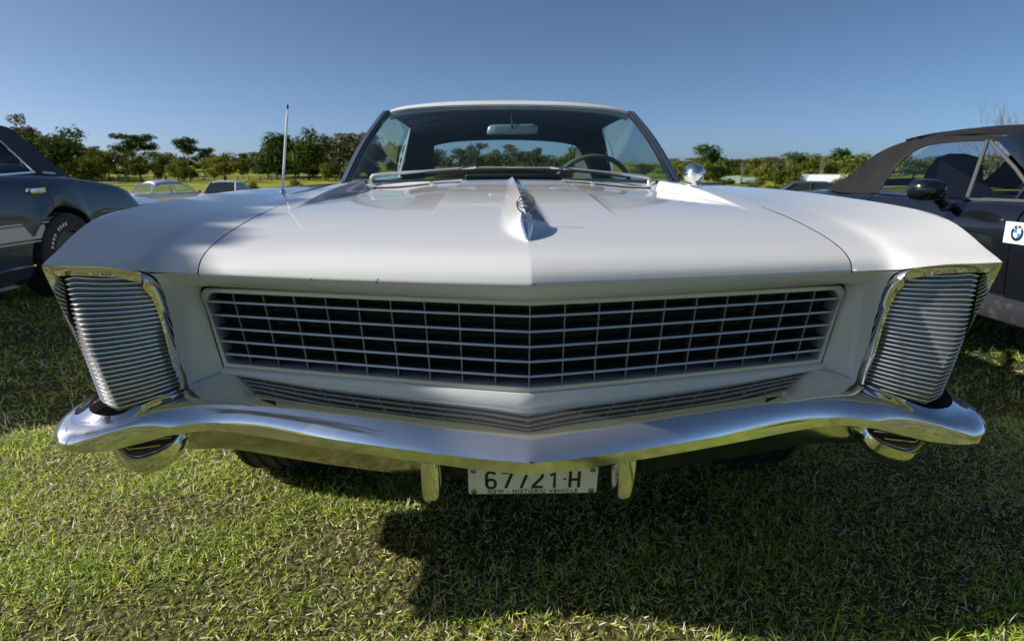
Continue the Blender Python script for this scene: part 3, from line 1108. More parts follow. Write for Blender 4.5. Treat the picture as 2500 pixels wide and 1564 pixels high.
# ---- headlamp pods ------------------------------------------------------------------------
edge = [(.925, .118, .512), (.9235, .100, .56), (.9215, .066, .64), (.919, .031, .72), (.9175, .004, .782), (.914, .0, .793), (.90, .003, .7935), (.867, .012, .7915), (.826, .020, .789), (.80, .025, .7855),
        (.772, .030, .781), (.755, .037, .7745), (.743, .046, .763), (.7355, .055, .747), (.7325, .066, .726), (.7345, .085, .671), (.7395, .107, .592), (.739, .125, .53), (.738, .131, .507)]
inn = [(.912, .130, .512), (.9105, .113, .56), (.909, .081, .64), (.9075, .050, .72), (.9065, .030, .762), (.905, .026, .7735), (.893, .024, .774), (.862, .030, .773), (.826, .036, .7695), (.803, .041, .7665),
       (.782, .047, .762), (.768, .053, .755), (.7575, .060, .746), (.7505, .067, .733), (.747, .077, .712), (.7475, .094, .66), (.7505, .115, .585), (.751, .132, .53), (.751, .138, .507)]
eo, ei = spline(edge, 90), spline(inn, 90)
lampf = MB()
rows = []
for i, (a, b) in enumerate(zip(eo, ei)):
    t = i / 89
    top = smoothstep(.22, .30, t) * (1 - smoothstep(.56, .68, t))       # along the top edge
    inner = smoothstep(.58, .70, t)                                     # down the inner side
    a = np.array(a); b = np.array(b)
    F = a + np.array((.007 * inner, -.013 * inner - .002 * (1 - inner), -.002 * top)) + (b - a) * .08 * (1 - inner)
    G = np.array((b[0], lerp(b[1], a[1] + lerp(.002, -.011, inner), max(top, inner)), b[2]))
    rows.append([a + np.array((0, .02, 0)), a + np.array((0, -.0005, 0)), F, lerp(F, G, .5), G, G + np.array((0, .004, 0)) + (b - a) * .05, b + np.array((0, .05, 0)) + (b - a) * .1])
lampf.grid(rows, 'chrome')
lamps = pair(lampf, 'headlamp_frame', car, smooth=40)

O_ = lambda t: np.array((interp([(0, .901), (.4, .9025), (1, .906)])(t), interp([(0, .040), (.4, .052), (1, .094)])(t), lerp(.763, .500, t)))
Rg = lambda t: np.array((lerp(.8765, .8385, t), interp([(0, .026), (.5, .018), (1, .040)])(t), lerp(.7705, .489, t)))
def In(t):
    z = lerp(.762, .497, t)
    return np.array((interp([(0, .790), (.04, .766), (.09, .7545), (.2, .7505), (.6, .752), (1, .7535)])(t), interp([(0, .060), (.1, .078), (.3, .098), (1, .150)])(t), z))


NL = 28
back_rows = {1: [], -1: []}
for k in range(NL):
    t0 = (k + .15) / NL
    o, r_, i_ = O_(t0), Rg(t0), In(t0)
    pth = [lerp(o, r_, u) + np.array((.004, -.010, 0)) * math.sin(math.pi * u) * (1 - .3 * u) for u in (0, .25, .5, .75)] + [r_] + \
          [lerp(r_, i_, u) + np.array((-.002, -.012, 0)) * math.sin(math.pi * u) for u in (.12, .3, .5, .7, .86, 1)]
    pitch = (.7705 - .489) / NL
    rows = []
    for j, p in enumerate(pth):
        t_ = pth[min(j + 1, len(pth) - 1)] - pth[max(j - 1, 0)]
        nn = np.array((t_[1], -t_[0], 0)); nn /= np.linalg.norm(nn)
        if nn[1] > 0:
            nn = -nn
        sec = [(-.014, .10), (.0, .06), (.0016, -.03), (.0018, -.16), (.0006, -.28), (-.0026, -.36), (-.0030, -.60), (-.0038, -.86), (-.014, -.90)]
        rows.append([p + nn * a + np.array((0, 0, pitch * b)) for a, b in sec])
    lv = MB(); lv.grid(rows, 'louver_metal')
    kc = lv.mi('bead_metal')
    for fi in range(len(lv.f)):
        if fi % 8 in (1, 2, 3):
            lv.m[fi] = kc
    lv.build('louver', lamps[0], smooth=50)
    lv.mirrored().build('louver', lamps[1], smooth=50)
bkp = MB()
rows = []
for k in range(12):
    t = k / 11
    o, r_, i_ = O_(t), Rg(t), In(t)
    d = np.array((0, .016, 0))
    rows.append([o + np.array((.004, .05, 0)), o + d, r_ + d, lerp(r_, i_, .5) + d, i_ + d, i_ + np.array((-.01, .05, 0))])
bkp.grid(rows, 'black')
for o_, mb in zip(lamps, (bkp, bkp.mirrored())):
    mb.build('lamp_door', o_, smooth=0)

# ---- bumper ------------------------------------------------------------------------------------
# stations: centre -> end -> wrap along the side.  rails: T back/top, M, C crease, L lower lip
T_ = [(0, .006, .503), (.08, .016, .505), (.16, .033, .508), (.31, .069, .515), (.44, .101, .520), (.56, .130, .526), (.66, .154, .531), (.735, .140, .512), (.79, .082, .497), (.838, .040, .482), (.882, .042, .480),
      (.917, .070, .480), (.941, .112, .484), (.953, .165, .489), (.957, .26, .491), (.957, .36, .491), (.955, .46, .491)]
M_ = [(0, -.052, .472), (.08, -.041, .474), (.16, -.026, .476), (.31, .007, .482), (.44, .038, .486), (.56, .064, .489), (.66, .086, .493), (.735, .082, .489), (.79, .050, .477), (.838, .027, .466), (.885, .028, .461),
      (.934, .046, .461), (.962, .088, .465), (.975, .150, .470), (.978, .25, .472), (.977, .36, .472), (.975, .46, .472)]
C_ = [(0, -.100, .4315), (.08, -.084, .432), (.16, -.066, .434), (.31, -.026, .438), (.44, .011, .4425), (.56, .042, .4495), (.66, .059, .4545), (.735, .052, .450), (.79, .038, .440), (.845, .021, .430), (.900, .008, .428),
      (.950, .014, .430), (.981, .045, .436), (.995, .10, .441), (.998, .22, .444), (.996, .34, .445), (.990, .46, .446)]
L_ = [(x, y + .003, z - lerp(.026, .017, min(i / 9, 1))) for i, (x, y, z) in enumerate(C_)]
L_ = [(x - (.006 if i > 11 else 0), y, z) for i, (x, y, z) in enumerate(L_)]
U_ = [(x - (.05 if i > 11 else 0), y + .07, z - lerp(.034, .024, min(i / 9, 1))) for i, (x, y, z) in enumerate(C_)]
NB = 110
rails = [spline(np.array(q), NB) for q in (T_, M_, C_, L_, U_)]
bm_ = MB()
rows = []
for i in range(NB):
    T, M, C, L, U = [np.array(r[i]) for r in rails]
    out = np.array((0, -.0045, .0055)) if i < 70 else np.array((.004, -.003, .005))
    out = out * (.6 if i < 44 else lerp(.6, 1, min((i - 44) / 14, 1)))
    sec = [T, lerp(T, M, .35), lerp(T, M, .7), lerp(T, M, .93) + out * .1, lerp(M, C, .08) + out * .35, lerp(M, C, .3) + out, lerp(M, C, .55) + out * 1.25, lerp(M, C, .8) + out * .85, lerp(M, C, .94) + out * .3, C, lerp(C, L, .3), lerp(C, L, .7), L, lerp(L, U, .15) + np.array((0, 0, -.004)), U]
    rows.append(sec)
# the horns next to the lamp stand proud: add the back wall of the lamp well
bm_.grid([r_[:5] for r_ in rows], 'chrome'); bm_.grid([r_[4:10] for r_ in rows], 'dusty_chrome')
bm_.grid([[np.array(r_[9]) + np.array((0, .0002, -.0003))] + r_[10:] for r_ in rows], 'worn_chrome')      # crisp crease
well = MB()
well.grid([[rows[i][0] for i in range(50, 80)], [np.array(rows[i][0]) + np.array((0, .004, -.03)) for i in range(50, 80)], [np.array(rows[i][0]) + np.array((-.01, .03, -.06)) for i in range(50, 80)]], 'black')
bm_.add(well)
full = MB(); full.add(bm_); full.add(bm_.mirrored())
bumper = full.build('bumper', car, smooth=38)
well_floor = MB()
well_floor.box((.70, .10, .43), (.93, .60, .45), 'black')
pair(well_floor, 'lamp_well', bumper, smooth=0)

# valance below the bumper
vl = MB()
rows = []
for x, yt, zt, yb, zb in ((0, .04, .392, .17, .262), (.15, .055, .395, .17, .266), (.25, .065, .400, .165, .274), (.45, .09, .415, .16, .306), (.63, .12, .430, .155, .343), (.69, .13, .432, .152, .352), (.74, .135, .43, .15, .352), (.78, .15, .425, .17, .345)):
    rows.append([(x, yt, zt), (x, lerp(yt, yb, .3) - .004, lerp(zt, zb, .3)), (x, lerp(yt, yb, .7) - .004, lerp(zt, zb, .7)), (x, yb - .003, zb + .006), (x, yb + .004, zb), (x, yb + .1, zb + .01)])
cols = [spline([r[j] for r in rows], 40) for j in range(6)]
rows = [[cols[j][i] for j in range(6)] for i in range(40)]
vl.grid(rows, 'old_chrome')
vv = MB(); vv.add(vl); vv.add(vl.mirrored())
vv.build('valance', car, smooth=45)

# bumper guards
for s_ in (-1, 1):
    gd = MB()
    rows = []
    for z, yf, w, yb in ((.400, -.030, .019, .07), (.372, -.030, .0195, .07), (.34, -.022, .020, .07), (.31, -.012, .019, .07), (.292, .004, .017, .07), (.284, .022, .014, .07), (.281, .05, .010, .07)):
        rows.append([(s_ * .2 - w, yb, z), (s_ * .2 - w, yf + .012, z), (s_ * .2 - w * .85, yf + .004, z), (s_ * .2 - w * .4, yf, z), (s_ * .2 + w * .4, yf, z), (s_ * .2 + w * .85, yf + .004, z), (s_ * .2 + w, yf + .012, z), (s_ * .2 + w, yb, z)])
    gd.grid(rows, 'worn_chrome', closed=True, cap=True)
    gd.build('bumper_guard', bumper, smooth=50)

# turn signal pods
ts = MB()
RM = spline([np.array(p) for p in ((.749, .100, .418), (.757, .083, .402), (.769, .070, .391), (.797, .057, .380), (.832, .050, .373), (.857, .058, .378), (.880, .078, .389), (.902, .100, .408), (.905, .13, .43), (.83, .15, .445), (.765, .14, .44))], 48, True)
ctr = np.array((.825, .10, .408))
bowl = spline([np.array(p) for p in ((.735, .115, .412), (.742, .10, .385), (.756, .090, .362), (.792, .082, .338), (.832, .080, .328), (.862, .086, .338), (.888, .098, .362), (.912, .115, .395), (.912, .16, .43), (.83, .18, .445), (.75, .17, .44))], 48, True)
bctr = np.array((.825, .16, .40))
rows = [[lerp(ctr, p, .93) + np.array((0, .012, .002)) for p in RM], [lerp(ctr, p, .965) for p in RM], RM, [p + (p - ctr) * .02 + np.array((0, .002, -.002)) for p in RM],
        [lerp(p, q, .5) + np.array((0, -.008, -.004)) for p, q in zip(RM, bowl)], bowl, [lerp(bctr, p, .93) + np.array((0, .05, .004)) for p in bowl], [lerp(bctr, p, .75) + np.array((0, .11, .01)) for p in bowl], [lerp(bctr, p, .4) + np.array((0, .17, .02)) for p in bowl]]
ts.grid(rows, 'worn_chrome', closed=True)
pods = pair(ts, 'turn_signal', car, smooth=45)
for o_, s_ in zip(pods, (1, -1)):
    le = MB()
    sx = np.array((s_, 1, 1))
    le.grid([[(lerp(ctr, p, f) + np.array((0, .014 + dy, .002))) * sx for p in RM] for f, dy in ((.93, 0), (.6, -.002), (.3, -.003), (.03, -.003))], 'amber_lens', closed=True)
    le.build('lens', o_)
    for zz, x0, x1, yy in ((.416, .765, .895, .103), (.404, .772, .888, .088), (.392, .79, .876, .074)):
        b_ = MB(); b_.tube([(s_ * x0, yy + .012, zz), (s_ * lerp(x0, x1, .7), yy, zz - .003), (s_ * x1, yy + .012, zz + .003)], .0018, 'chrome', 6); b_.build('lens_bar', o_)

# ---- licence plate --------------------------------------------------------------------------------
pl_c = Vector((.0155, .115, .287))
PW, PH = .300, .086
plate = bpy.data.objects.new('licence_plate', None); COL.objects.link(plate); plate.parent = car
plate.location = pl_c
plate.rotation_euler = (R(90 + 16), 0, 0)


def rrect(w, h, r, n=5):
    pts = []
    for cx, cy, a0 in ((w / 2 - r, h / 2 - r, 0), (-w / 2 + r, h / 2 - r, 90), (-w / 2 + r, -h / 2 + r, 180), (w / 2 - r, -h / 2 + r, 270)):
        for k in range(n + 1):
            a = R(a0 + 90 * k / n); pts.append((cx + r * math.cos(a), cy + r * math.sin(a)))
    return pts


bd = MB(); o1, o2 = rrect(PW, PH, .009), rrect(PW - .008, PH - .008, .006)
bd.grid([[(x, y, -.002) for x, y in o1], [(x, y, .0012) for x, y in o1], [(x, y, .0018) for x, y in rrect(PW - .003, PH - .003, .008)], [(x, y, .0014) for x, y in o2]], 'plate_ink', closed=True)
bd.build('plate_border', plate, smooth=40)
pf = MB(); pf.poly([(x, y, .0012) for x, y in o2], 'plate_face'); pf.poly([(x, y, -.002) for x, y in o1], 'plate_face'); pf.build('plate_face', plate, smooth=0)


def stroke(mb, pts, w, z0, z1, m):
    """flat ribbon with thickness along 2d points"""
    P = [np.array(p, float) for p in pts]
    lft, rgt = [], []
    for i, p in enumerate(P):
        a = P[i] - P[i - 1] if i else P[1] - P[0]
        b = P[i + 1] - P[i] if i < len(P) - 1 else a
        t = a / np.linalg.norm(a) + b / np.linalg.norm(b); t /= np.linalg.norm(t)
        nrm = np.array((-t[1], t[0]))
        k = 1 / max(.55, abs(np.dot(nrm, np.array((-a[1], a[0])) / np.linalg.norm(a))))
        lft.append(p + nrm * w / 2 * k); rgt.append(p - nrm * w / 2 * k)
    rows = []
    for l_, r_ in zip(lft, rgt):
        rows.append([(l_[0], l_[1], z0), (l_[0], l_[1], z1), (r_[0], r_[1], z1), (r_[0], r_[1], z0)])
    mb.grid(rows, m, closed=True, cap=True)


def arc(cx, cy, rx_, ry_, a0, a1, n=9):
    return [(cx + rx_ * math.cos(R(lerp(a0, a1, k / n))), cy + ry_ * math.sin(R(lerp(a0, a1, k / n)))) for k in range(n + 1)]


GL = {  # glyphs in a 0.6 x 1 box
    '6': [[(.52, .88)] + arc(.30, .80, .22, .20, 40, 180, 6) + [(.08, .3)] + arc(.30, .24, .22, .24, 180, 360, 9) + arc(.30, .34, .22, .20, 0, 180, 7)],
    '7': [[(.04, .96), (.56, .96), (.24, 0)]],
    '2': [arc(.30, .76, .22, .24, 165, -35, 8) + [(.10, .16), (.06, .04), (.56, .04)]],
    '1': [[(.14, .74), (.34, .96), (.34, 0)]],
    'H': [[(.08, 0), (.08, 1)], [(.52, 0), (.52, 1)], [(.08, .5), (.52, .5)]],
    '.': [[(.22, .5), (.30, .58), (.38, .5), (.30, .42), (.22, .5)]],
}
hgt = .0475
adv = [('6', -.095), ('7', -.059), ('7', -.024), ('2', .011), ('1', .047), ('.', .071), ('H', .094)]
for ch, cx in adv:
    d_ = MB()
    for st_ in GL[ch]:
        stroke(d_, [(cx + (x - .3) * hgt * (.95 if ch != '.' else .5), -.0215 + y * hgt if ch != '.' else .004 + (y - .5) * hgt * .3) for x, y in st_], .0068 if ch != '.' else .003, .001, .0022, 'plate_ink')
    d_.build('plate_character', plate, smooth=0)
text_mesh('plate_legend', 'NSW - HISTORIC VEHICLE', .0155, plate, 'plate_ink', (0, -.0368, .0016), space=1.16, bold=.0001)
for sx in (-1, 1):
    for sy in (-1, 1):
        b_ = MB(); b_.lathe([(.000, .0068), (.0022, .0066), (.0034, .0045), (.0036, .0001)], 'bolt_metal', 'z', (sx * .134, sy * .031, .0012), 14)
        b_.box((sx * .134 - .004, sy * .031 - .0007, .0044), (sx * .134 + .004, sy * .031 + .0007, .0052), 'black')
        b_.build('bolt', plate, smooth=40)
hb = MB(); hb.box((-.17, .118, .31), (.20, .15, .36), 'black'); hb.build('plate_bracket', car, smooth=0)

# ---- wheels and underside ------------------------------------------------------------------------------
TW = .104


def wheel_parts(root, x, y, z, r, w, s_, rim_m='chrome'):
    t = MB()
    prof = [(-w, r * .62), (-w * 1.02, r * .74), (-w * 1.0, r * .88), (-w * .93, r * .955), (-w * .86, r * .985)]
    gro = (-.62, -.22, .22, .62)
    for g_ in gro:
        prof += [((g_ - .085) * w, r), ((g_ - .055) * w, r - .009), ((g_ + .055) * w, r - .009), ((g_ + .085) * w, r)]
    prof += [(w * .86, r * .985), (w * .93, r * .955), (w * 1.0, r * .88), (w * 1.02, r * .74), (w, r * .62)]
    t.lathe(prof, 'rubber', 'x', (x, y, z), 56)
    # sipes across the tread
    for k in range(56):
        a = 2 * math.pi * k / 56
        for g0, g1, sh in ((-.9, -.72, .05), (-.52, -.33, .03), (.33, .52, -.03), (.72, .9, -.05)):
            p = []
            for gx, aa in ((g0, a), (g1, a + sh)):
                for da in (-.006, .006):
                    p.append((x + gx * w, y + (r * .9995) * math.cos(aa + da), z + (r * .9995) * math.sin(aa + da)))
            q = [(px_, y + (py_ - y) * 1.0012, z + (pz_ - z) * 1.0012) for px_, py_, pz_ in p]
            t.poly([q[0], q[1], q[3], q[2]], 'black')
    to = t.build('tyre', root, smooth=35)
    rm = MB()
    rm.lathe([(s_ * w * .95, r * .63), (s_ * w * .98, r * .60), (s_ * w * .7, r * .56), (s_ * w * .6, r * .3), (s_ * w * .85, r * .16), (s_ * w * .9, .001)], rim_m, 'x', (x, y, z), 32)
    rm.build('rim', root, smooth=40)
    return to


for s_ in (-1, 1):
    for wy in (WHY, 3.84):
        we = bpy.data.objects.new('wheel', None); COL.objects.link(we); we.parent = car
        wheel_parts(we, s_ * .765, wy, WHR - .006, WHR, TW, s_)
ub = MB()
ub.box((-.66, .45, .22), (.66, 5.1, .30), 'black')
ub.box((-.50, .30, .26), (.50, .50, .40), 'black')
ub.box((-.95, .56, .72), (-.66, 1.22, .74), 'black'); ub.box((.66, .56, .72), (.95, 1.22, .74), 'black')
ub.box((-.94, 1.28, .27), (.94, 3.4, .33), 'black')
ub.box((-.67, .45, .30), (-.64, 1.4, .80), 'black'); ub.box((.64, .45, .30), (.67, 1.4, .80), 'black')
ub.build('underbody', car, smooth=0)

# ================================================================== NEIGHBOURING CARS
mat('navy_paint', (0.024, 0.040, 0.066), 0.38, 0.2, coat=0.8, coat_rough=0.04, noise=(600, (0.036, 0.056, 0.088), 0.35, 0.7))
mat('navy_vinyl', (0.020, 0.028, 0.046), 0.62, bump=(420, 0.35, 0.001), noise=(8, (0.027, 0.037, 0.058), 0.4, 0.7))
mat('silver_stripe', (0.50, 0.52, 0.54), 0.35, coat=0.6)
mat('black_paint', (0.006, 0.007, 0.010), 0.2, coat=1.0, coat_rough=0.03)
mat('soft_top', (0.010, 0.010, 0.0115), 0.9, spec=0.2, noise=(5, (0.018, 0.0175, 0.0175), 0.35, 0.75), bump=(700, 0.4, 0.0006))
mat('dirty_sill', (0.022, 0.022, 0.028), 0.5, coat=0.2, noise=(22, (0.075, 0.07, 0.065), 0.55, 0.78))
mat('trim_grey', (0.15, 0.15, 0.15), 0.4, 0.5)
mat('sign_white', (0.80, 0.81, 0.82), 0.35)
mat('sign_blue', (0.05, 0.22, 0.50), 0.35)
mat('sign_black', (0.015, 0.015, 0.017), 0.35)
mat('seat_fabric', (0.020, 0.022, 0.028), 0.8)


def car_side(mb, m, stations, sgn, cx, arches, x_belt, x_mid, x_low, z_low, flare=0.0):
    """one flank: stations (y, belt height); arches (y, z, radius)"""
    rows = []
    for y, zb in stations:
        zl = z_low
        fl = 0
        for ay, az, ar in arches:
            d = (y - ay) / ar
            if abs(d) < 1:
                zl = max(zl, az + ar * math.sqrt(1 - d * d))
            fl = max(fl, flare * math.exp(-((abs(d) - .55) / .5) ** 2) if abs(d) < 1.35 else 0)
        zm = max((zb + z_low) / 2 + .06, zl + .05)
        row = [(x_belt - .14, zb + .012), (x_belt - .03, zb), (x_belt, zb - .018), (lerp(x_belt, x_mid, .55), lerp(zb, zm, .35)), (x_mid, lerp(zb, zm, .75)), (x_mid + fl * .3, zm),
               (lerp(x_mid, x_low, .35) + fl * .8, lerp(zm, zl, .55)), (lerp(x_mid, x_low, .6) + fl, lerp(zm, zl, .9)), (x_low + fl * (1 if zl > z_low else 0), zl), (x_low - .05, zl - .002)]
        rows.append([(cx + sgn * x, y, z) for x, z in row])
    mb.grid(rows, m)


def end_cap(mb, m, cx, y0, prof, half, bulge):
    """nose or tail: prof (dy, z, width factor)"""
    rows = []
    for dy, z, wf in prof:
        rows.append([(cx + u * half * wf, y0 + dy + bulge * u * u, z) for u in np.linspace(-1, 1, 11)])
    mb.grid(rows, m)


# ---- dark blue coupe on the left -----------------------------------------------------------------
BX = -4.30
blue = thing('vinyl_roof_coupe', 'dark blue coupe with a vinyl roof and silver side stripe, left of the white car', 'car')
belt = interp([(-.2, .66), (-.05, .74), (.6, .84), (1.1, .88), (2.2, .91), (3.4, .925), (3.8, .922), (4.1, .920), (4.4, .893), (4.76, .852), (4.91, .815), (5.02, .76), (5.07, .70)])
ys = sorted(set(list(np.linspace(-.18, 5.06, 44)) + list(np.linspace(3.46, 4.40, 36)) + list(np.linspace(.22, 1.08, 30))))
for sgn, nm in ((1, 'near'), (-1, 'far')):
    b_ = MB()
    car_side(b_, 'navy_paint', [(y, belt(y)) for y in ys if y < 1.29], sgn, BX, [(.66, .30, .36)], .80, .85, .80, .19, .03)
    b_.build('front_wing', blue, smooth=45)
    d_ = MB()
    car_side(d_, 'navy_paint', [(y, belt(y)) for y in list(np.linspace(1.30, 3.45, 16)) + list(np.linspace(3.5, 3.795, 12))], sgn, BX, [(3.92, .30, .40)], .80, .85, .80, .19, .05)
    do = d_.build('door', blue, smooth=45)
    q_ = MB()
    car_side(q_, 'navy_paint', [(y, belt(y)) for y in [3.803] + [y for y in ys if y > 3.81]], sgn, BX, [(3.92, .30, .40)], .80, .85, .80, .19, .05)
    q_.build('rear_quarter', blue, smooth=45)
    if sgn > 0:
        for z0, z1, m_, nm_ in ((.485, .582, 'silver_stripe', 'stripe'), (.592, .604, 'silver_stripe', 'pinstripe'), (.462, .473, 'silver_stripe', 'pinstripe')):
            s_ = MB()
            ye = lerp(3.80, 3.66, (.6 - z0) / .14)
            s_.box((BX + .846, 1.4, z0), (BX + .853, ye, z1), m_)
            s_.build(nm_, do, smooth=0)
        s_ = MB(); s_.tube([(BX + .845, 2.0, .30), (BX + .845, 3.5, .298), (BX + .843, 3.53, .297)], .010, 'chrome', 8); s_.build('rocker_trim', do)
        s_ = MB()
        hp = [(3.585, .825), (3.60, .845), (3.68, .852), (3.76, .850), (3.775, .835), (3.76, .815), (3.68, .808), (3.60, .810)]
        s_.grid([[(BX + .80 + dx, lerp(3.68, y, f), lerp(.83, z, f)) for y, z in hp] for f, dx in ((1, .01), (1, .04), (.9, .052), (.5, .055), (.02, .055))], 'chrome', closed=True)
        s_.build('handle', do, smooth=50)
        s_ = MB(); s_.box((BX + .825, 3.70, .615), (BX + .85, 3.86, .632), 'trim_grey'); s_.build('trim_clip', do, smooth=0)
        s_ = MB(); s_.tube([(BX + .846, 4.34, .612), (BX + .838, 4.55, .61), (BX + .80, 4.9, .60)], .007, 'chrome', 6); s_.build('body_moulding', blue)
        s_ = MB(); s_.tube([(BX + .80, 2.0, .165), (BX + .80, 3.35, .163), (BX + .80, 3.38, .162)], .016, 'chrome', 8); s_.build('sill_trim', blue)
        fl_ = MB(); fl_.grid([[(BX + .80, 3.36, .17), (BX + .80, 3.44, .17)], [(BX + .83, 3.52, .30), (BX + .815, 3.60, .29)]], 'dirty_sill'); fl_.build('mud_flap', blue, solid=.01)
# bonnet and boot
bo = MB()
bo.grid([[(BX + u * .68, y, belt(y) + .012 + .03 * (1 - u * u)) for u in np.linspace(-1, 1, 11)] for y in np.linspace(-.16, 1.0, 14)], 'navy_paint')
bo.build('bonnet', blue)
bt = MB()
bt.grid([[(BX + u * .68, y, belt(y) + .012 + .02 * (1 - u * u)) for u in np.linspace(-1, 1, 11)] for y in np.linspace(3.95, 5.06, 12)], 'navy_paint')
bt.build('boot_lid', blue)
ec = MB()
end_cap(ec, 'navy_paint', BX, 5.05, ((.0, .72, .97), (.03, .66, .98), (.03, .45, .98), (-.02, .25, .94)), .82, -.06)
ec.build('tail_panel', blue)
ec = MB()
end_cap(ec, 'black', BX, -.17, ((.0, .68, .97), (-.03, .60, .98), (-.03, .45, .98), (.02, .25, .94)), .82, .06)
ec.build('front_panel', blue)
for yy in (-.26, 5.10):
    bb = MB(); bb.tube([(BX + x, yy + (.10 if yy < 2 else -.10) * abs(x / .84) ** 3, .44) for x in np.linspace(-.84, .84, 15)], .05, 'chrome', 10); bb.build('bumper', blue)
# roof and sail panels in vinyl
vr = MB()
rows = []
for y, zc, xe, ze in ((1.25, 1.27, .57, 1.24), (1.5, 1.31, .60, 1.275), (2.4, 1.34, .62, 1.300), (3.4, 1.345, .62, 1.308), (3.72, 1.33, .62, 1.295), (3.83, 1.30, .63, 1.27), (3.90, 1.22, .67, 1.19)):
    rows.append([(BX + u * xe, y, lerp(zc, ze, abs(u) ** 3)) for u in np.linspace(-1, 1, 13)])
vr.grid(rows, 'navy_vinyl')
vro = vr.build('vinyl_roof', blue, smooth=40)
for sgn in (1, -1):
    sp = MB()
    up = [(.62, 3.40, 1.308), (.62, 3.72, 1.295), (.63, 3.83, 1.27), (.67, 3.90, 1.19), (.72, 3.97, 1.10), (.77, 4.06, 1.0), (.80, 4.15, .93)]
    lo = [(.655, 3.44, 1.235), (.66, 3.64, 1.185), (.69, 3.69, 1.12), (.72, 3.73, 1.05), (.76, 3.77, .98), (.785, 3.80, .955), (.80, 4.05, .93)]
    sp.grid([[(BX + sgn * lerp(a[0], b[0], t), lerp(a[1], b[1], t), lerp(a[2], b[2], t)) for a, b in zip(spline(up, 15), spline(lo, 15))] for t in np.linspace(0, 1, 6)], 'navy_vinyl')
    sp.build('sail_panel', blue, smooth=50)
    if sgn > 0:
        bdg = MB(); bdg.tube([(BX + .80, 3.82, .962), (BX + .805, 3.87, .957), (BX + .808, 3.95, .952)], .010, 'chrome', 6); bdg.build('badge', blue)
    w_ = MB()
    w_.tube([(BX + sgn * x, y, z) for x, y, z in ((.60, 1.45, 1.245), (.65, 2.4, 1.265), (.655, 3.44, 1.235), (.66, 3.63, 1.185), (.69, 3.68, 1.12), (.76, 3.765, .98), (.782, 3.765, .962), (.785, 3.4, .942), (.785, 2.2, .92), (.775, 1.15, .89))], .010, 'chrome', 8)
    w_.build('window_trim', blue)
    g_ = MB()
    g_.grid([[(BX + sgn * .765, 1.05, .89), (BX + sgn * .775, 2.4, .915), (BX + sgn * .765, 3.74, .955)], [(BX + sgn * .68, 1.25, 1.07), (BX + sgn * .72, 2.4, 1.08), (BX + sgn * .70, 3.68, 1.07)], [(BX + sgn * .59, 1.45, 1.235), (BX + sgn * .64, 2.4, 1.255), (BX + sgn * .648, 3.55, 1.20)]], 'dark_glass')
    g_.build('side_window', blue)
g_ = MB(); g_.grid([[(BX + u * .72, .92 + .05 * u * u, .89) for u in (-1, -.5, 0, .5, 1)], [(BX + u * .55, 1.27 + .05 * u * u, 1.25) for u in (-1, -.5, 0, .5, 1)]], 'dark_glass'); g_.build('windscreen', blue)
g_ = MB(); g_.grid([[(BX + u * .62, 3.80, 1.28) for u in (-1, 0, 1)], [(BX + u * .72, 4.2, .93) for u in (-1, 0, 1)]], 'dark_glass'); g_.build('rear_window', blue)
g_ = MB(); g_.box((BX - .72, 0, .2), (BX + .72, 4.95, .5), 'black'); g_.box((BX - .62, 3.0, .5), (BX + .62, 3.3, .98), 'seat_fabric'); g_.build('cabin_floor', blue, smooth=0)
for sgn in (1, -1):
    for wy in (.66, 3.92):
        we = bpy.data.objects.new('wheel', None); COL.objects.link(we); we.parent = blue
        wheel_parts(we, BX + sgn * .765, wy, .325, .33, .115, sgn, 'grille_dark')
        if sgn > 0 and wy > 2:
            lt = MB()
            for k in range(9):
                a = R(100 + k * 7.5)
                if k in (4,):
                    continue
                for rr_ in (.235, .262):
                    pass
                c0, c1 = a - .035, a + .035
                lt.poly([(BX + .765 + .1185, wy + r_ * math.cos(q), .325 + r_ * math.sin(q)) for r_, q in ((.237, c0), (.262, c0), (.262, c1), (.237, c1))], 'sign_white')
            lt.build('tyre_lettering', we, smooth=0)

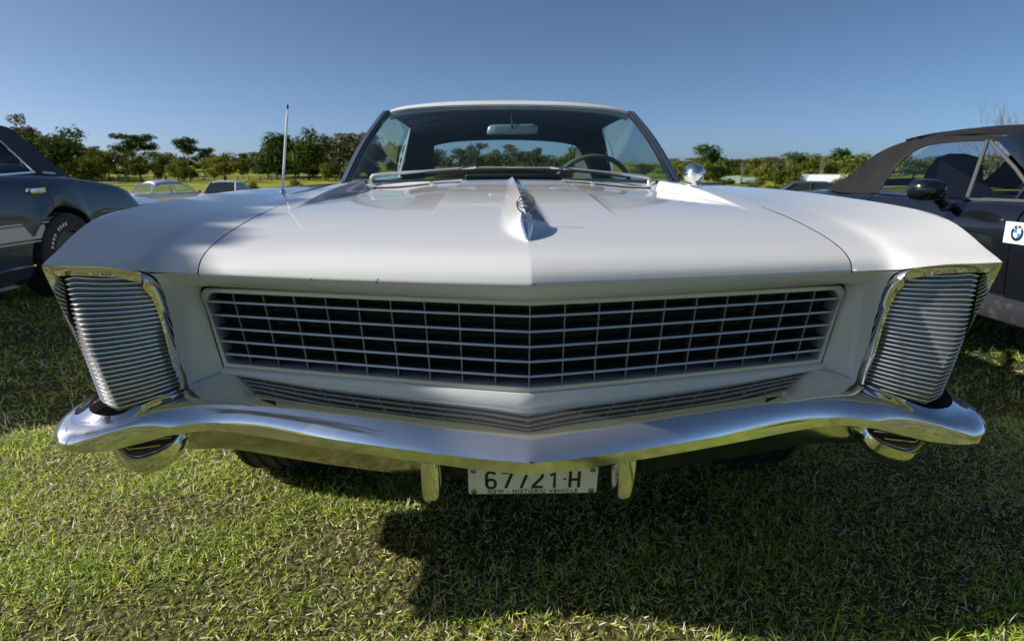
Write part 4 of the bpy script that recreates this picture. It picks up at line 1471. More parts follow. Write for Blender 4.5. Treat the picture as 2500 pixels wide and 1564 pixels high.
# ---- black roadster on the right --------------------------------------------------------------------
ZX = 3.15
road = thing('soft_top_roadster', 'black roadster with its fabric top up, right of the white car', 'car')
zbelt = interp([(.5, .62), (.7, .70), (1.2, .79), (1.69, .825), (2.3, .822), (3.1, .82), (3.6, .815), (4.1, .80), (4.4, .74)])
ys2 = sorted(set(list(np.linspace(.52, 4.38, 36)) + list(np.linspace(3.38, 4.12, 26)) + list(np.linspace(.60, 1.30, 26))))
for sgn in (-1, 1):
    b_ = MB(); car_side(b_, 'black_paint', [(y, zbelt(y)) for y in ys2 if y < 1.68] + [(1.682, zbelt(1.682))], sgn, ZX, [(.95, .30, .34)], .80, .85, .83, .34, .02); b_.build('front_wing', road, smooth=45)
    d_ = MB(); car_side(d_, 'black_paint', [(y, zbelt(y)) for y in np.linspace(1.69, 2.93, 10)], sgn, ZX, [], .80, .85, .83, .38, 0); do = d_.build('door', road, smooth=45)
    q_ = MB(); car_side(q_, 'black_paint', [(y, zbelt(y)) for y in [2.938] + [y for y in ys2 if y > 2.95]], sgn, ZX, [(3.72, .30, .35)], .80, .86, .83, .34, .03); q_.build('rear_quarter', road, smooth=45)
    s_ = MB()
    s_.grid([[(ZX + sgn * x, y, z) for x, z in ((.83, .395), (.868, .378), (.872, .33), (.855, .285), (.80, .262))] for y in (1.28, 1.9, 2.5, 3.0, 3.36)], 'dirty_sill'); s_.build('sill', road, smooth=40)
    if sgn < 0:
        X0 = ZX - .80
        mm = MB()
        mc = np.array((2.175, 2.13, .873))
        rows = []
        for dy, f in ((-.075, .03), (-.07, .45), (-.055, .75), (-.03, .93), (0, 1), (.03, 1.0), (.034, .9), (.034, .03)):
            rows.append([mc + np.array((.088 * f * (abs(math.cos(a)) ** .7) * math.copysign(1, math.cos(a)), dy, .058 * f * (abs(math.sin(a)) ** .7) * math.copysign(1, math.sin(a)))) for a in np.linspace(0, 2 * math.pi, 25)[:-1]])
        mm.grid(rows, 'black_paint', closed=True); mo_ = mm.build('door_mirror', road, smooth=60)
        sk = MB(); sk.tube([mc + np.array((.055, .0, -.03)), mc + np.array((.085, .0, -.065)), mc + np.array((.105, .0, -.088)), mc + np.array((.16, 0, -.09))], [.03, .026, .024, .022], 'black_paint', 10); sk.build('mirror_stalk', mo_)
        sk = MB(); sk.tube([mc + np.array((.098, .0, -.077)), mc + np.array((.112, 0, -.092))], .029, 'trim_grey', 12); sk.build('mirror_collar', mo_)
        sg_ = MB(); sg_.box((ZX - .8505 - .006, 1.585, .646), (ZX - .8505 + .004, 1.722, .742), 'sign_white'); so = sg_.build('magnetic_sign', road, smooth=0)
        so['label'] = 'white rectangular sign with a round blue and white emblem'
        rc = (ZX - .8575, 1.648, .694)
        dsc = MB()
        def fan(r0, r1, a0, a1, m_, dx):
            n_ = max(int((a1 - a0) / 10), 2)
            dsc.grid([[(rc[0] + dx, rc[1] + r_ * math.cos(R(lerp(a0, a1, k / n_))), rc[2] + r_ * math.sin(R(lerp(a0, a1, k / n_)))) for k in range(n_ + 1)] for r_ in (r0, r1)], m_)
        fan(.0222, .035, 0, 360, 'sign_black', 0); fan(.035, .0362, 0, 360, 'trim_grey', 0)
        for k in range(4):
            fan(.0002, .0222, 90 * k, 90 * k + 90, 'sign_blue' if k % 2 == 0 else 'sign_white', 0)
        dsc.build('round_emblem', so, smooth=0)
        for k, ch in enumerate('BMW'):
            a = R((42, 0, -42)[k])
            m3 = Matrix.Rotation(-a, 3, 'X') @ Euler((R(90), 0, R(-90))).to_matrix()
            text_mesh('emblem_letter', ch, .0125, so, 'sign_white', Vector((rc[0] - .0006, rc[1] + .0242 * math.sin(a), rc[2] + .0242 * math.cos(a))), m3.to_euler(), 1.0, .0004, .0002)
deck_ = MB()
deck_.grid([[(ZX + u * .70, y, zbelt(y) + .012 + .03 * (1 - u * u)) for u in np.linspace(-1, 1, 9)] for y in np.linspace(3.35, 4.38, 10)], 'black_paint'); deck_.build('boot_lid', road)
bo = MB()
bo.grid([[(ZX + u * .70, y, zbelt(y) + .012 + .05 * (1 - u * u)) for u in np.linspace(-1, 1, 9)] for y in np.linspace(.54, 1.75, 10)], 'black_paint'); bo.build('bonnet', road)
ec = MB(); end_cap(ec, 'black_paint', ZX, 4.38, ((0, .75, .97), (.06, .65, .98), (.08, .45, .98), (0, .28, .94)), .82, -.12); ec.build('rear_bumper', road)
ec = MB(); end_cap(ec, 'black_paint', ZX, .54, ((0, .64, .97), (-.1, .52, .98), (-.12, .40, .98), (0, .22, .94)), .82, .14); ec.build('front_bumper', road)
# soft top
stp = MB()
prof = [(2.02, 1.175, .50, 1.135), (2.15, 1.205, .53, 1.15), (2.45, 1.232, .555, 1.163), (2.72, 1.240, .565, 1.165), (2.90, 1.238, .57, 1.165), (2.98, 1.222, .575, 1.155), (3.10, 1.203, .59, 1.135), (3.24, 1.165, .61, 1.09), (3.36, 1.10, .64, 1.02), (3.46, 1.02, .67, .94), (3.62, .92, .71, .855), (3.70, .86, .73, .835)]
top_rows = [[(ZX + u * xe, y, lerp(zc, ze, abs(u) ** 2.6)) for u in np.linspace(-1, 1, 17)] for y, zc, xe, ze in prof]
stp.grid(top_rows[:7], 'soft_top'); stp.grid(top_rows[10:], 'soft_top')
stp.grid([r_[:4] for r_ in top_rows[6:11]], 'soft_top'); stp.grid([r_[13:] for r_ in top_rows[6:11]], 'soft_top')
rwz = MB(); rwz.grid([r_[3:14] for r_ in top_rows[6:11]], 'roadster_glass'); rwz.build('rear_window', road)
for sgn in (-1, 1):
    up = [(.50, 2.02, 1.135), (.555, 2.45, 1.163), (.57, 2.90, 1.165), (.59, 3.10, 1.135), (.61, 3.24, 1.09), (.64, 3.36, 1.02), (.67, 3.46, .94), (.73, 3.70, .835)]
    lo = [(.525, 2.18, 1.125), (.575, 2.45, 1.138), (.60, 2.72, 1.128), (.625, 2.84, 1.09), (.655, 2.92, 1.02), (.70, 2.95, .93), (.745, 2.965, .832), (.78, 3.35, .822)]
    stp.grid([[(ZX + sgn * lerp(a[0], b[0], t), lerp(a[1], b[1], t), lerp(a[2], b[2], t)) for a, b in zip(spline(up, 22), spline(lo, 22))] for t in np.linspace(0, 1, 6)], 'soft_top')
sto = stp.build('soft_top', road, smooth=45)
sm_ = MB(); sm_.tube([(ZX + u * .578, 3.0, lerp(1.222, 1.158, abs(u) ** 2.6) + .003) for u in np.linspace(-1, 1, 17)], .008, 'soft_top', 6); sm_.build('roof_seam', sto)
sm_ = MB(); sm_.tube([(ZX - x, y, z) for x, y, z in spline([(.525, 2.18, 1.125), (.575, 2.45, 1.138), (.60, 2.72, 1.128), (.625, 2.84, 1.09), (.655, 2.92, 1.02), (.70, 2.95, .93), (.745, 2.965, .832)], 20)], .008, 'black_rubber', 6); sm_.build('weather_seal', sto)
for sgn in (-1, 1):
    g_ = MB()
    g_.grid([[(ZX + sgn * .765, y, .828) for y in (2.13, 2.5, 2.95)], [(ZX + sgn * .68, y, .98) for y in (2.20, 2.5, 2.93)], [(ZX + sgn * .585, y, z) for y, z in ((2.29, 1.125), (2.5, 1.135), (2.72, 1.125))]], 'roadster_glass'); g_.build('side_window', road)
    g_ = MB()
    g_.grid([[(ZX + sgn * .765, 2.10, .83), (ZX + sgn * .755, 1.9, .832), (ZX + sgn * .74, 1.72, .835)], [(ZX + sgn * .67, 2.19, .98), (ZX + sgn * .66, 2.07, .98), (ZX + sgn * .655, 1.97, .98)], [(ZX + sgn * .585, 2.275, 1.12), (ZX + sgn * .585, 2.27, 1.12), (ZX + sgn * .58, 2.26, 1.118)]], 'roadster_glass'); g_.build('quarter_window', road)
    p_ = MB(); p_.tube([(ZX + sgn * .77, 2.115, .82), (ZX + sgn * .675, 2.20, .98), (ZX + sgn * .585, 2.285, 1.125)], .011, 'trim_grey', 6); p_.build('window_post', road)
    p_ = MB(); p_.tube([(ZX + sgn * .735, 1.70, .835), (ZX + sgn * .655, 1.97, .98), (ZX + sgn * .58, 2.265, 1.122)], .009, 'trim_grey', 6); p_.tube([(ZX + sgn * .775, 2.13, .826), (ZX + sgn * .75, 1.9, .830), (ZX + sgn * .735, 1.70, .833)], .007, 'trim_grey', 6); p_.build('quarter_trim', road)
    p_ = MB()
    p_.grid([[(ZX + sgn * x, y, z) for x, y, z in ((.74, 1.66, .835), (.70, 1.60, .85), (.64, 1.58, .86))], [(ZX + sgn * x, y, z) for x, y, z in ((.655, 1.93, .985), (.63, 1.87, 1.0), (.585, 1.85, 1.01))], [(ZX + sgn * x, y, z) for x, y, z in ((.575, 2.23, 1.13), (.555, 2.14, 1.15), (.50, 2.08, 1.17))]], 'black_paint'); p_.build('windscreen_pillar', road, solid=.015)
g_ = MB(); g_.grid([[(ZX + u * .66, 1.56 - .12 * (1 - u * u), .85 + .03 * (1 - u * u)) for u in np.linspace(-1, 1, 9)], [(ZX + u * .52, 2.09 - .06 * (1 - u * u), 1.16 + .02 * (1 - u * u)) for u in np.linspace(-1, 1, 9)]], 'dark_glass'); wso = g_.build('windscreen', road)
g_ = MB(); g_.tube([(ZX + u * .53, 2.10 - .06 * (1 - u * u), 1.168 + .02 * (1 - u * u)) for u in np.linspace(-1, 1, 9)], .012, 'black_rubber', 6); g_.tube([(ZX - .66, 1.56, .85), (ZX - .59, 1.83, 1.005), (ZX - .52, 2.09, 1.16)], .012, 'trim_grey', 6); g_.build('windscreen_frame', wso)
g_ = MB(); g_.box((ZX - .40, 1.985, 1.105), (ZX - .34, 1.99, 1.118), 'amber_lens'); g_.build('registration_label', wso, smooth=0)
for dx in (-.36, .36):
    s_ = MB()
    s_.grid([[(ZX + dx + u * w, 2.62 + t, z) for u in np.linspace(-1, 1, 9)] for w, t, z in ((.22, .0, .45), (.22, .08, .70), (.20, .12, .86), (.15, .14, .90), (.14, .15, 1.0), (.11, .17, 1.055), (.05, .2, 1.075), (.10, .24, 1.05), (.14, .25, .98), (.2, .25, .8), (.2, .22, .45))], 'seat_fabric'); s_.build('seat', road)
g_ = MB(); g_.box((ZX - .74, 1.6, .25), (ZX + .74, 3.5, .45), 'black'); g_.box((ZX - .70, 1.55, .45), (ZX + .70, 1.85, .80), 'seat_fabric'); g_.box((ZX - .70, 2.98, .45), (ZX + .70, 3.3, .80), 'seat_fabric'); g_.build('cabin_floor', road, smooth=0)
g_ = MB(); cc = Vector((ZX - .35, 2.08, .83)); rt = Euler((R(-65), 0, 0)).to_matrix(); g_.tube([cc + rt @ Vector((.18 * math.cos(a), .18 * math.sin(a), 0)) for a in np.linspace(0, 6.283, 25)[:-1]], .014, 'seat_fabric', 6, True); g_.build('steering_wheel', road)
for sgn in (1, -1):
    for wy in (.95, 3.72):
        we = bpy.data.objects.new('wheel', None); COL.objects.link(we); we.parent = road
        wheel_parts(we, ZX + sgn * .735, wy, .30, .305, .105, sgn)

# ================================================================== FARTHER CARS
mat('pearl_white', (0.62, 0.62, 0.60), 0.35, coat=1.0)
mat('lilac_roof', (0.36, 0.36, 0.54), 0.35, coat=1.0)
mat('charcoal_paint', (0.03, 0.034, 0.042), 0.3, coat=1.0)
mat('sky_blue_paint', (0.22, 0.34, 0.46), 0.35, coat=1.0)
mat('red_plastic', (0.45, 0.02, 0.02), 0.35, coat=0.6)
mat('car_window', (0.02, 0.03, 0.034), 0.08, spec=0.6)
glass_mat('clear_glass', (0.75, 0.82, 0.82))


def far_car(name, label, x, y, rz, L, W, H, belt_, paint, roof_paint, cab, fins=0.0, mirror=None, windows='car_window', group=None, crown=.0):
    """cab: base front, roof front, roof rear, base rear as fractions of the length from the nose (nose at -y)"""
    t = thing(name, label, 'car', (x, y, gz(x, y)), rz, group)
    b_ = MB()
    rows = []
    for f in (0, .02, .06, .14, .3, .5, .7, .86, .95, .985, 1):
        yy = (f - .5) * L
        endw = 1 - .10 * (abs(f - .5) * 2) ** 8
        zb = belt_ * (1 - .13 * max(0, (.14 - f) / .14) ** 1.5 - .10 * max(0, (f - .9) / .1) ** 2) + fins * smoothstep(.6, .97, f)
        zl = .22 + (.12 if f in (0, 1) else 0)
        ww = W / 2 * endw
        half = [(.0, zb - .015 - fins * smoothstep(.6, .97, f)), (.55 * ww, zb - .02 - fins * smoothstep(.6, .97, f)), (.86 * ww, zb), (.95 * ww, zb - .04), (ww, zb - .18), (ww, (zb + zl) / 2), (.97 * ww, zl), (.6 * ww, zl)]
        rows.append([(-a, yy, z) for a, z in half[::-1]] + [(a, yy, z) for a, z in half[1:]])
    b_.grid(rows, paint)
    b_.poly(rows[0][::-1], paint); b_.poly(rows[-1], paint)
    b_.build('body', t, smooth=40)
    cb = [(f - .5) * L for f in cab]
    wb, wr = W / 2 * .88, W / 2 * .68
    zr0, zr1 = belt_ - .01, H - crown
    r_ = MB()
    r_.grid([[(u * wr * wf, yy, H - dz - .06 * u ** 4 - (.03 + crown) * u * u) for u in np.linspace(-1, 1, 11)] for yy, dz, wf in ((cb[1] - .02, .05 + crown, .97), (cb[1] + .12, .012 + crown * .4, 1), ((cb[1] + cb[2]) / 2, 0, 1.02), (cb[2] - .12, .012 + crown * .4, 1), (cb[2] + .03, .05 + crown, .97))], roof_paint)
    r_.build('roof', t, smooth=50, solid=.03)
    for (ya, yb_) in ((cb[0], cb[1]), (cb[3], cb[2])):
        g_ = MB(); g_.grid([[(u * wb * .93, ya, zr0) for u in (-1, -.5, 0, .5, 1)], [(u * wr * .95, yb_, zr1 - .07) for u in (-1, -.5, 0, .5, 1)]], windows)
        g_.build('windscreen' if ya == cb[0] else 'rear_window', t)
        for s_ in (-1, 1):
            p_ = MB(); p_.tube([(s_ * wb * .96, ya, zr0 - .02), (s_ * wr * .98, yb_, zr1 - .06)], .035, roof_paint if roof_paint != paint else paint, 6); p_.build('pillar', t)
    mid = (cb[1] + cb[2]) / 2 + .1
    for s_ in (-1, 1):
        for a0, a1, b0, b1 in ((cb[0] + .12, mid - .03, cb[1] + .06, mid - .03), (mid + .03, cb[3] - .15, mid + .03, cb[2] - .06)):
            g_ = MB(); g_.grid([[(s_ * wb * .985, a0, zr0), (s_ * wb * .985, a1, zr0)], [(s_ * wr * 1.0, b0, zr1 - .10), (s_ * wr * 1.0, b1, zr1 - .10)]], windows); g_.build('side_window', t)
        p_ = MB(); p_.tube([(s_ * wb * .99, mid, zr0 - .02), (s_ * wr * 1.0, mid, zr1 - .07)], .035, roof_paint, 6); p_.build('pillar', t)
        for f in (.18, .80):
            w_ = MB(); w_.lathe([(-.09, .18), (-.1, .28), (-.08, .315), (.08, .315), (.1, .28), (.09, .18), (.08, .05), (.08, .001)], 'rubber', 'x', (s_ * (W / 2 - .09), (f - .5) * L, .315), 20); w_.build('wheel', t)
        if mirror:
            m_ = MB(); m_.lathe([(-.07, .002), (-.06, .06), (0, .085), (.05, .08), (.06, .002)], mirror, 'y', (s_ * (W / 2 + .08), cb[0] + .25, belt_ + .08), 12); m_.build('door_mirror', t)
        l_ = MB(); l_.lathe([(-.03, .002), (-.02, .07), (.02, .08)], 'mirror_metal', 'y', (s_ * W * .38, -L / 2 + .02, belt_ * .72), 12); l_.build('headlamp', t)
        l_ = MB(); l_.box((s_ * W * .40 - .07, L / 2 - .03, belt_ * .62), (s_ * W * .40 + .07, L / 2 + .015, belt_ * .85), 'red_plastic'); l_.build('tail_lamp', t, bevel=.01)
    for yy, sg in ((-L / 2, -1), (L / 2, 1)):
        bp = MB(); bp.tube([(u * W * .48, yy + sg * (.07 - .06 * u * u), .42) for u in np.linspace(-1, 1, 9)], .055, 'mirror_metal', 8); bp.build('bumper', t)
    return t


far_car('vintage_sedan', 'white 1950s sedan with a lilac roof, parked beyond the dark blue coupe', -17.2, 33.2, R(152), 4.9, 1.88, 1.62, .96, 'pearl_white', 'lilac_roof', (.28, .40, .72, .82), .06, None, 'clear_glass', None, .10)
far_car('white_hatchback', 'small white car with a dark windscreen and red mirrors facing the viewer', -13.6, 31.6, R(8), 4.1, 1.76, 1.50, .93, 'pearl_white', 'pearl_white', (.22, .42, .82, .96), 0, 'red_plastic')
far_car('charcoal_sedan', 'dark car seen over the right fender, just behind the roadster', 14.2, 27.6, R(75), 4.5, 1.8, 1.42, .90, 'charcoal_paint', 'charcoal_paint', (.26, .40, .72, .88))
far_car('charcoal_hatchback', 'distant dark car showing only its roof beside the chrome door mirror', 12.8, 37.5, R(88), 4.2, 1.76, 1.46, .92, 'charcoal_paint', 'charcoal_paint', (.24, .40, .80, .94))
far_car('pale_blue_sedan', 'pale blue car half hidden behind the tail of the dark blue coupe', -7.75, 9.0, R(90), 4.3, 1.7, 1.26, .77, 'sky_blue_paint', 'sky_blue_paint', (.28, .40, .72, .84))

# ================================================================== BUILDINGS
mat('green_roof', (0.22, 0.31, 0.26), 0.5, noise=(3, (0.18, 0.26, 0.22), 0.4, 0.7))
mat('teal_roof', (0.25, 0.38, 0.37), 0.5)
mat('pale_roof', (0.50, 0.52, 0.55), 0.5)
mat('brick_wall', (0.28, 0.20, 0.15), 0.85, noise=(4, (0.34, 0.26, 0.2), 0.4, 0.7))
mat('cream_wall', (0.50, 0.45, 0.36), 0.85)
mat('grey_wall', (0.20, 0.22, 0.25), 0.8)
mat('window_dark', (0.02, 0.025, 0.03), 0.1)
mat('old_timber', (0.10, 0.085, 0.07), 0.9)


def house(name, label, x, y, rz, L, W, wall_h, ridge, roof_m, wall_m, z0=None):
    t = thing(name, label, 'house', (x, y, gz(x, y) if z0 is None else z0), rz)
    w_ = MB(); w_.box((-L / 2, -W / 2, 0), (L / 2, W / 2, wall_h), wall_m)
    for s_ in (-1, 1):
        w_.poly([(s_ * L / 2, -W / 2, wall_h), (s_ * L / 2, W / 2, wall_h), (s_ * L / 2, 0, ridge - .1)], wall_m)
    w_.build('wall', t, smooth=0)
    for s_ in (-1, 1):
        r_ = MB(); r_.grid([[(-L / 2 - .4, s_ * (W / 2 + .5), wall_h - .15), (L / 2 + .4, s_ * (W / 2 + .5), wall_h - .15)], [(-L / 2 - .4, 0, ridge), (L / 2 + .4, 0, ridge)]], roof_m); r_.build('roof', t, smooth=0, solid=.12)
    n = max(int(L / 3), 2)
    for k in range(n):
        xx = lerp(-L / 2 + 1.2, L / 2 - 1.2, k / (n - 1))
        g_ = MB(); g_.box((xx - .5, -W / 2 - .03, .9), (xx + .5, -W / 2 + .02, 2.0), 'window_dark'); wo_ = g_.build('window', t, smooth=0)
        f_ = MB(); f_.box((xx - .6, -W / 2 - .06, .8), (xx + .6, -W / 2 - .01, .9), 'sign_white'); f_.build('sill', wo_, smooth=0)
    d_ = MB(); d_.box((-.45, -W / 2 - .035, 0), (.45, -W / 2 + .02, 2.05), 'old_timber'); d_.build('door', t, smooth=0)
    return t


house('green_roof_house', 'low house with a pale green gable roof behind the bare trees', 53.3, 146.5, R(-25), 3.3, 4, 1.6, 3.0, 'green_roof', 'grey_wall', -3.1)
house('green_roof_shed', 'long low shed with pale green roof and cream walls', 58.6, 149.0, R(-18), 3.9, 4, 1.7, 2.75, 'green_roof', 'cream_wall', -3.1)
house('green_roof_cottage', 'cottage with pale green roof seen just right of the windshield pillar', 62.5, 226.0, R(-15), 5, 5, 2.8, 4.6, 'green_roof', 'cream_wall', -2.5)
house('pale_roof_hall', 'wide hall with a pale white roof left of the roadster', 60.0, 116.0, R(-42), 6.0, 5.5, 1.7, 3.75, 'pale_roof', 'cream_wall', -3.35)
house('teal_roof_house', 'small house with a teal roof just left of the pale hall', 77.5, 165.0, R(-20), 3.5, 4, 2.2, 3.6, 'teal_roof', 'cream_wall', -3.3)

# ================================================================== TREES
def leaf_material(name, c0, c1, c2, trans=0.25):
    m = bpy.data.materials.new(name)
    m.use_nodes = True
    n, l = m.node_tree.nodes, m.node_tree.links
    n.clear()
    o = n.new('ShaderNodeOutputMaterial')
    a = n.new('ShaderNodeAttribute'); a.attribute_name = 'tint'
    r = n.new('ShaderNodeValToRGB')
    e = r.color_ramp.elements
    e.new(0.5)
    for k, c in enumerate((c0, c1, c2)):
        e[k].position = (0, .5, 1)[k]; e[k].color = (*c, 1)
    oi = n.new('ShaderNodeObjectInfo')
    ad = n.new('ShaderNodeMath'); ad.operation = 'MULTIPLY_ADD'; ad.inputs[1].default_value = 0.35; ad.inputs[2].default_value = -0.17
    l.new(oi.outputs['Random'], ad.inputs[0])
    sm_ = n.new('ShaderNodeMath'); sm_.operation = 'ADD'; sm_.use_clamp = True
    l.new(a.outputs['Fac'], sm_.inputs[0]); l.new(ad.outputs[0], sm_.inputs[1])
    l.new(sm_.outputs[0], r.inputs['Fac'])
    d = n.new('ShaderNodeBsdfDiffuse'); t = n.new('ShaderNodeBsdfTranslucent')
    l.new(r.outputs[0], d.inputs[0]); l.new(r.outputs[0], t.inputs[0])
    x = n.new('ShaderNodeMixShader'); x.inputs[0].default_value = trans
    l.new(d.outputs[0], x.inputs[1]); l.new(t.outputs[0], x.inputs[2]); l.new(x.outputs[0], o.inputs[0])
    MATS[name] = m


leaf_material('leaf_dense', (0.029, 0.055, 0.018), (0.065, 0.107, 0.026), (0.156, 0.195, 0.042))
leaf_material('leaf_olive', (0.058, 0.081, 0.018), (0.137, 0.156, 0.029), (0.260, 0.260, 0.052))
leaf_material('leaf_gum', (0.065, 0.075, 0.036), (0.130, 0.137, 0.065), (0.247, 0.221, 0.124))
leaf_material('leaf_pine', (0.023, 0.044, 0.018), (0.055, 0.086, 0.029), (0.117, 0.150, 0.039))
leaf_material('leaf_brown', (.06, .035, .028), (.11, .07, .055), (.17, .12, .10), .15)
mat('bark', (0.085, 0.070, 0.055), 0.9, noise=(6, (0.16, 0.14, 0.12), 0.4, 0.7))
mat('pale_bark', (0.26, 0.235, 0.205), 0.9, noise=(6, (0.15, 0.13, 0.11), 0.4, 0.7))


def leaf_mesh(name, lobes, n, size, mname, seed, flat=0.0):
    """leaf-sized faces through the volume of uneven lobes; lobes: (x, y, z, rx, rz)"""
    g = np.random.default_rng(seed)
    wts = np.array([l_[3] ** 2 * l_[4] for l_ in lobes]); wts /= wts.sum()
    idx = g.choice(len(lobes), n, p=wts)
    Lb = np.array(lobes)[idx]
    d = g.normal(0, 1, (n, 3)); d /= np.linalg.norm(d, axis=1, keepdims=True)
    rr = g.uniform(0, 1, n) ** .38
    # break the surface into clumps
    k = np.round(d * 2.3 + g.normal(0, .03, (n, 3)))
    jit = np.sin(k[:, 0] * 12.9 + k[:, 1] * 78.2 + k[:, 2] * 37.7 + idx * 5.1) * .5 + .5
    rr = rr * (0.80 + 0.32 * jit)
    P = Lb[:, :3] + d * rr[:, None] * np.stack([Lb[:, 3], Lb[:, 3], Lb[:, 4]], 1)
    nrm = d + g.normal(0, .6, (n, 3)); nrm[:, 2] += flat
    nrm /= np.linalg.norm(nrm, axis=1, keepdims=True)
    a = np.cross(nrm, g.normal(0, 1, (n, 3))); a /= np.linalg.norm(a, axis=1, keepdims=True)
    b = np.cross(nrm, a)
    s = size * g.uniform(.5, 1.3, (n, 1))
    V = np.stack([P - a * s, P + b * s * .55, P + a * s, P - b * s * .55], 1)
    me = bpy.data.meshes.new(name)
    me.vertices.add(n * 4); me.vertices.foreach_set('co', V.reshape(-1).astype(np.float32))
    me.loops.add(n * 4); me.loops.foreach_set('vertex_index', np.arange(n * 4, dtype=np.int32))
    me.polygons.add(n); me.polygons.foreach_set('loop_start', np.arange(0, n * 4, 4, dtype=np.int32))
    me.update(calc_edges=True)
    at = me.attributes.new('tint', 'FLOAT', 'POINT')
    tv = np.clip(g.normal(.45, .2, n) + (jit - .5) * .5, 0, 1)
    at.data.foreach_set('value', np.repeat(tv, 4).astype(np.float32))
    me.materials.append(MATS[mname])
    return me


def limb_mesh(name, branches, m):
    b_ = MB()
    for pts, r0, r1 in branches:
        b_.tube(pts, list(np.linspace(r0, r1, len(pts))), m, 6)
    me_o = b_.build(name, None, smooth=60)
    me = me_o.data
    bpy.data.objects.remove(me_o)
    return me


def branching(seed, levels, n0, spread, length, base=.25, up=.6, r0=.02):
    g = random.Random(seed)
    out = []

    def grow(p, d, l_, r_, lv):
        pts = [p]
        q = Vector(p)
        dd = Vector(d)
        for k in range(3):
            dd = (dd + Vector((g.gauss(0, .12), g.gauss(0, .12), g.gauss(.03, .08)))).normalized()
            q = q + dd * l_ / 3
            pts.append(tuple(q))
        out.append((pts, r_, r_ * .55))
        if lv <= 0:
            return
        for k in range(g.choice((2, 3))):
            nd = (dd + Vector((g.gauss(0, spread), g.gauss(0, spread), g.gauss(up * .3, .25)))).normalized()
            grow(tuple(q if k == 0 else Vector(pts[g.choice((2, 3))])), nd, l_ * g.uniform(.6, .85), r_ * .55, lv - 1)
    out.append(([(0, 0, 0), (.004, 0, base * .5), (0, .004, base)], r0 * 1.3, r0))
    for k in range(n0):
        a = 2 * math.pi * k / n0 + g.uniform(-.4, .4)
        grow((0, 0, base * g.uniform(.75, 1)), Vector((math.cos(a) * spread, math.sin(a) * spread, up)).normalized(), length, r0 * .6, levels)
    return out


KIND = {}
g0 = random.Random(5)


def lobes_for(kind, v):
    g = random.Random(hash((kind, v)) % 1000 if False else {'dense': 1, 'olive': 2, 'gum': 3, 'pine': 4, 'column': 5, 'bush': 6, 'brown': 7}[kind] * 10 + v)
    L = []
    if kind in ('dense', 'olive', 'brown'):
        for k in range(9):
            a = g.uniform(0, 6.28); r_ = g.uniform(.05, .30)
            L.append((r_ * math.cos(a), r_ * math.sin(a), g.uniform(.32, .84), g.uniform(.17, .27), g.uniform(.11, .18)))
        L.append((0, 0, .55, .32, .28))
    elif kind == 'gum':
        for k in range(16):
            a = g.uniform(0, 6.28); r_ = g.uniform(.05, .42)
            L.append((r_ * math.cos(a), r_ * math.sin(a), g.uniform(.28, .92), g.uniform(.11, .19), g.uniform(.06, .12)))
    elif kind == 'pine':
        for k in range(13):
            a = g.uniform(0, 6.28); r_ = g.uniform(.0, .34)
            z = g.uniform(.58, .93)
            L.append((r_ * math.cos(a), r_ * math.sin(a), z, g.uniform(.15, .24), g.uniform(.05, .085)))
        for k in range(3):
            a = g.uniform(0, 6.28)
            L.append((.26 * math.cos(a), .26 * math.sin(a), g.uniform(.40, .6), .13, .035))
    elif kind == 'column':
        for k in range(8):
            L.append((g.uniform(-.18, .18), g.uniform(-.18, .18), .25 + k * .09, g.uniform(.22, .34), .09))
    elif kind == 'bush':
        for k in range(9):
            a = g.uniform(0, 6.28); r_ = g.uniform(.0, .30)
            L.append((r_ * math.cos(a), r_ * math.sin(a), g.uniform(.25, .72), g.uniform(.16, .26), g.uniform(.18, .28)))
    return L


for kind, n, size, mname, bark in (('dense', 3000, .032, 'leaf_dense', 'bark'), ('olive', 2800, .032, 'leaf_olive', 'bark'), ('gum', 2800, .028, 'leaf_gum', 'pale_bark'), ('pine', 2600, .028, 'leaf_pine', 'bark'),
                                   ('column', 1500, .045, 'leaf_dense', 'bark'), ('bush', 1800, .045, 'leaf_olive', 'bark'), ('brown', 1300, .028, 'leaf_brown', 'bark')):
    for v in range(3):
        lb = lobes_for(kind, v)
        crown = leaf_mesh(kind + '_crown', lb, n, size, mname, 100 + v + len(kind) * 7, .3 if kind == 'pine' else 0)
        br = [([(0, 0, -.03), (.012, 0, .2), (-.01, .01, .45), (.005, 0, .66)], .022 if kind != 'bush' else .02, .010)]
        for l_ in lb[:7]:
            br.append(([(0, 0, min(.35, l_[2] * .6)), (l_[0] * .5, l_[1] * .5, l_[2] * .72), (l_[0], l_[1], l_[2])], .010, .003))
        KIND[(kind, v)] = (crown, limb_mesh(kind + '_trunk', br, bark))
for v in range(2):
    KIND[('bare', v)] = (None, limb_mesh('bare_trunk', branching(20 + v, 5, 6, .70, .27, .18, .9, .016), 'bark'))
    br = [([(0, 0, -.02), (0, .01, .5), (.01, 0, .97)], .035, .008)]
    gg = random.Random(v)
    for k in range(46):
        a = gg.uniform(0, 6.28); z0_ = gg.uniform(.08, .7); h_ = gg.uniform(.18, .32)
        r_ = .42 * (1 - .55 * z0_)
        br.append(([(0, 0, z0_), (r_ * .6 * math.cos(a), r_ * .6 * math.sin(a), z0_ + h_ * .45), (r_ * math.cos(a), r_ * math.sin(a), min(z0_ + h_, 1))], .011, .003))
    KIND[('poplar', v)] = (None, limb_mesh('poplar_trunk', br, 'pale_bark'))

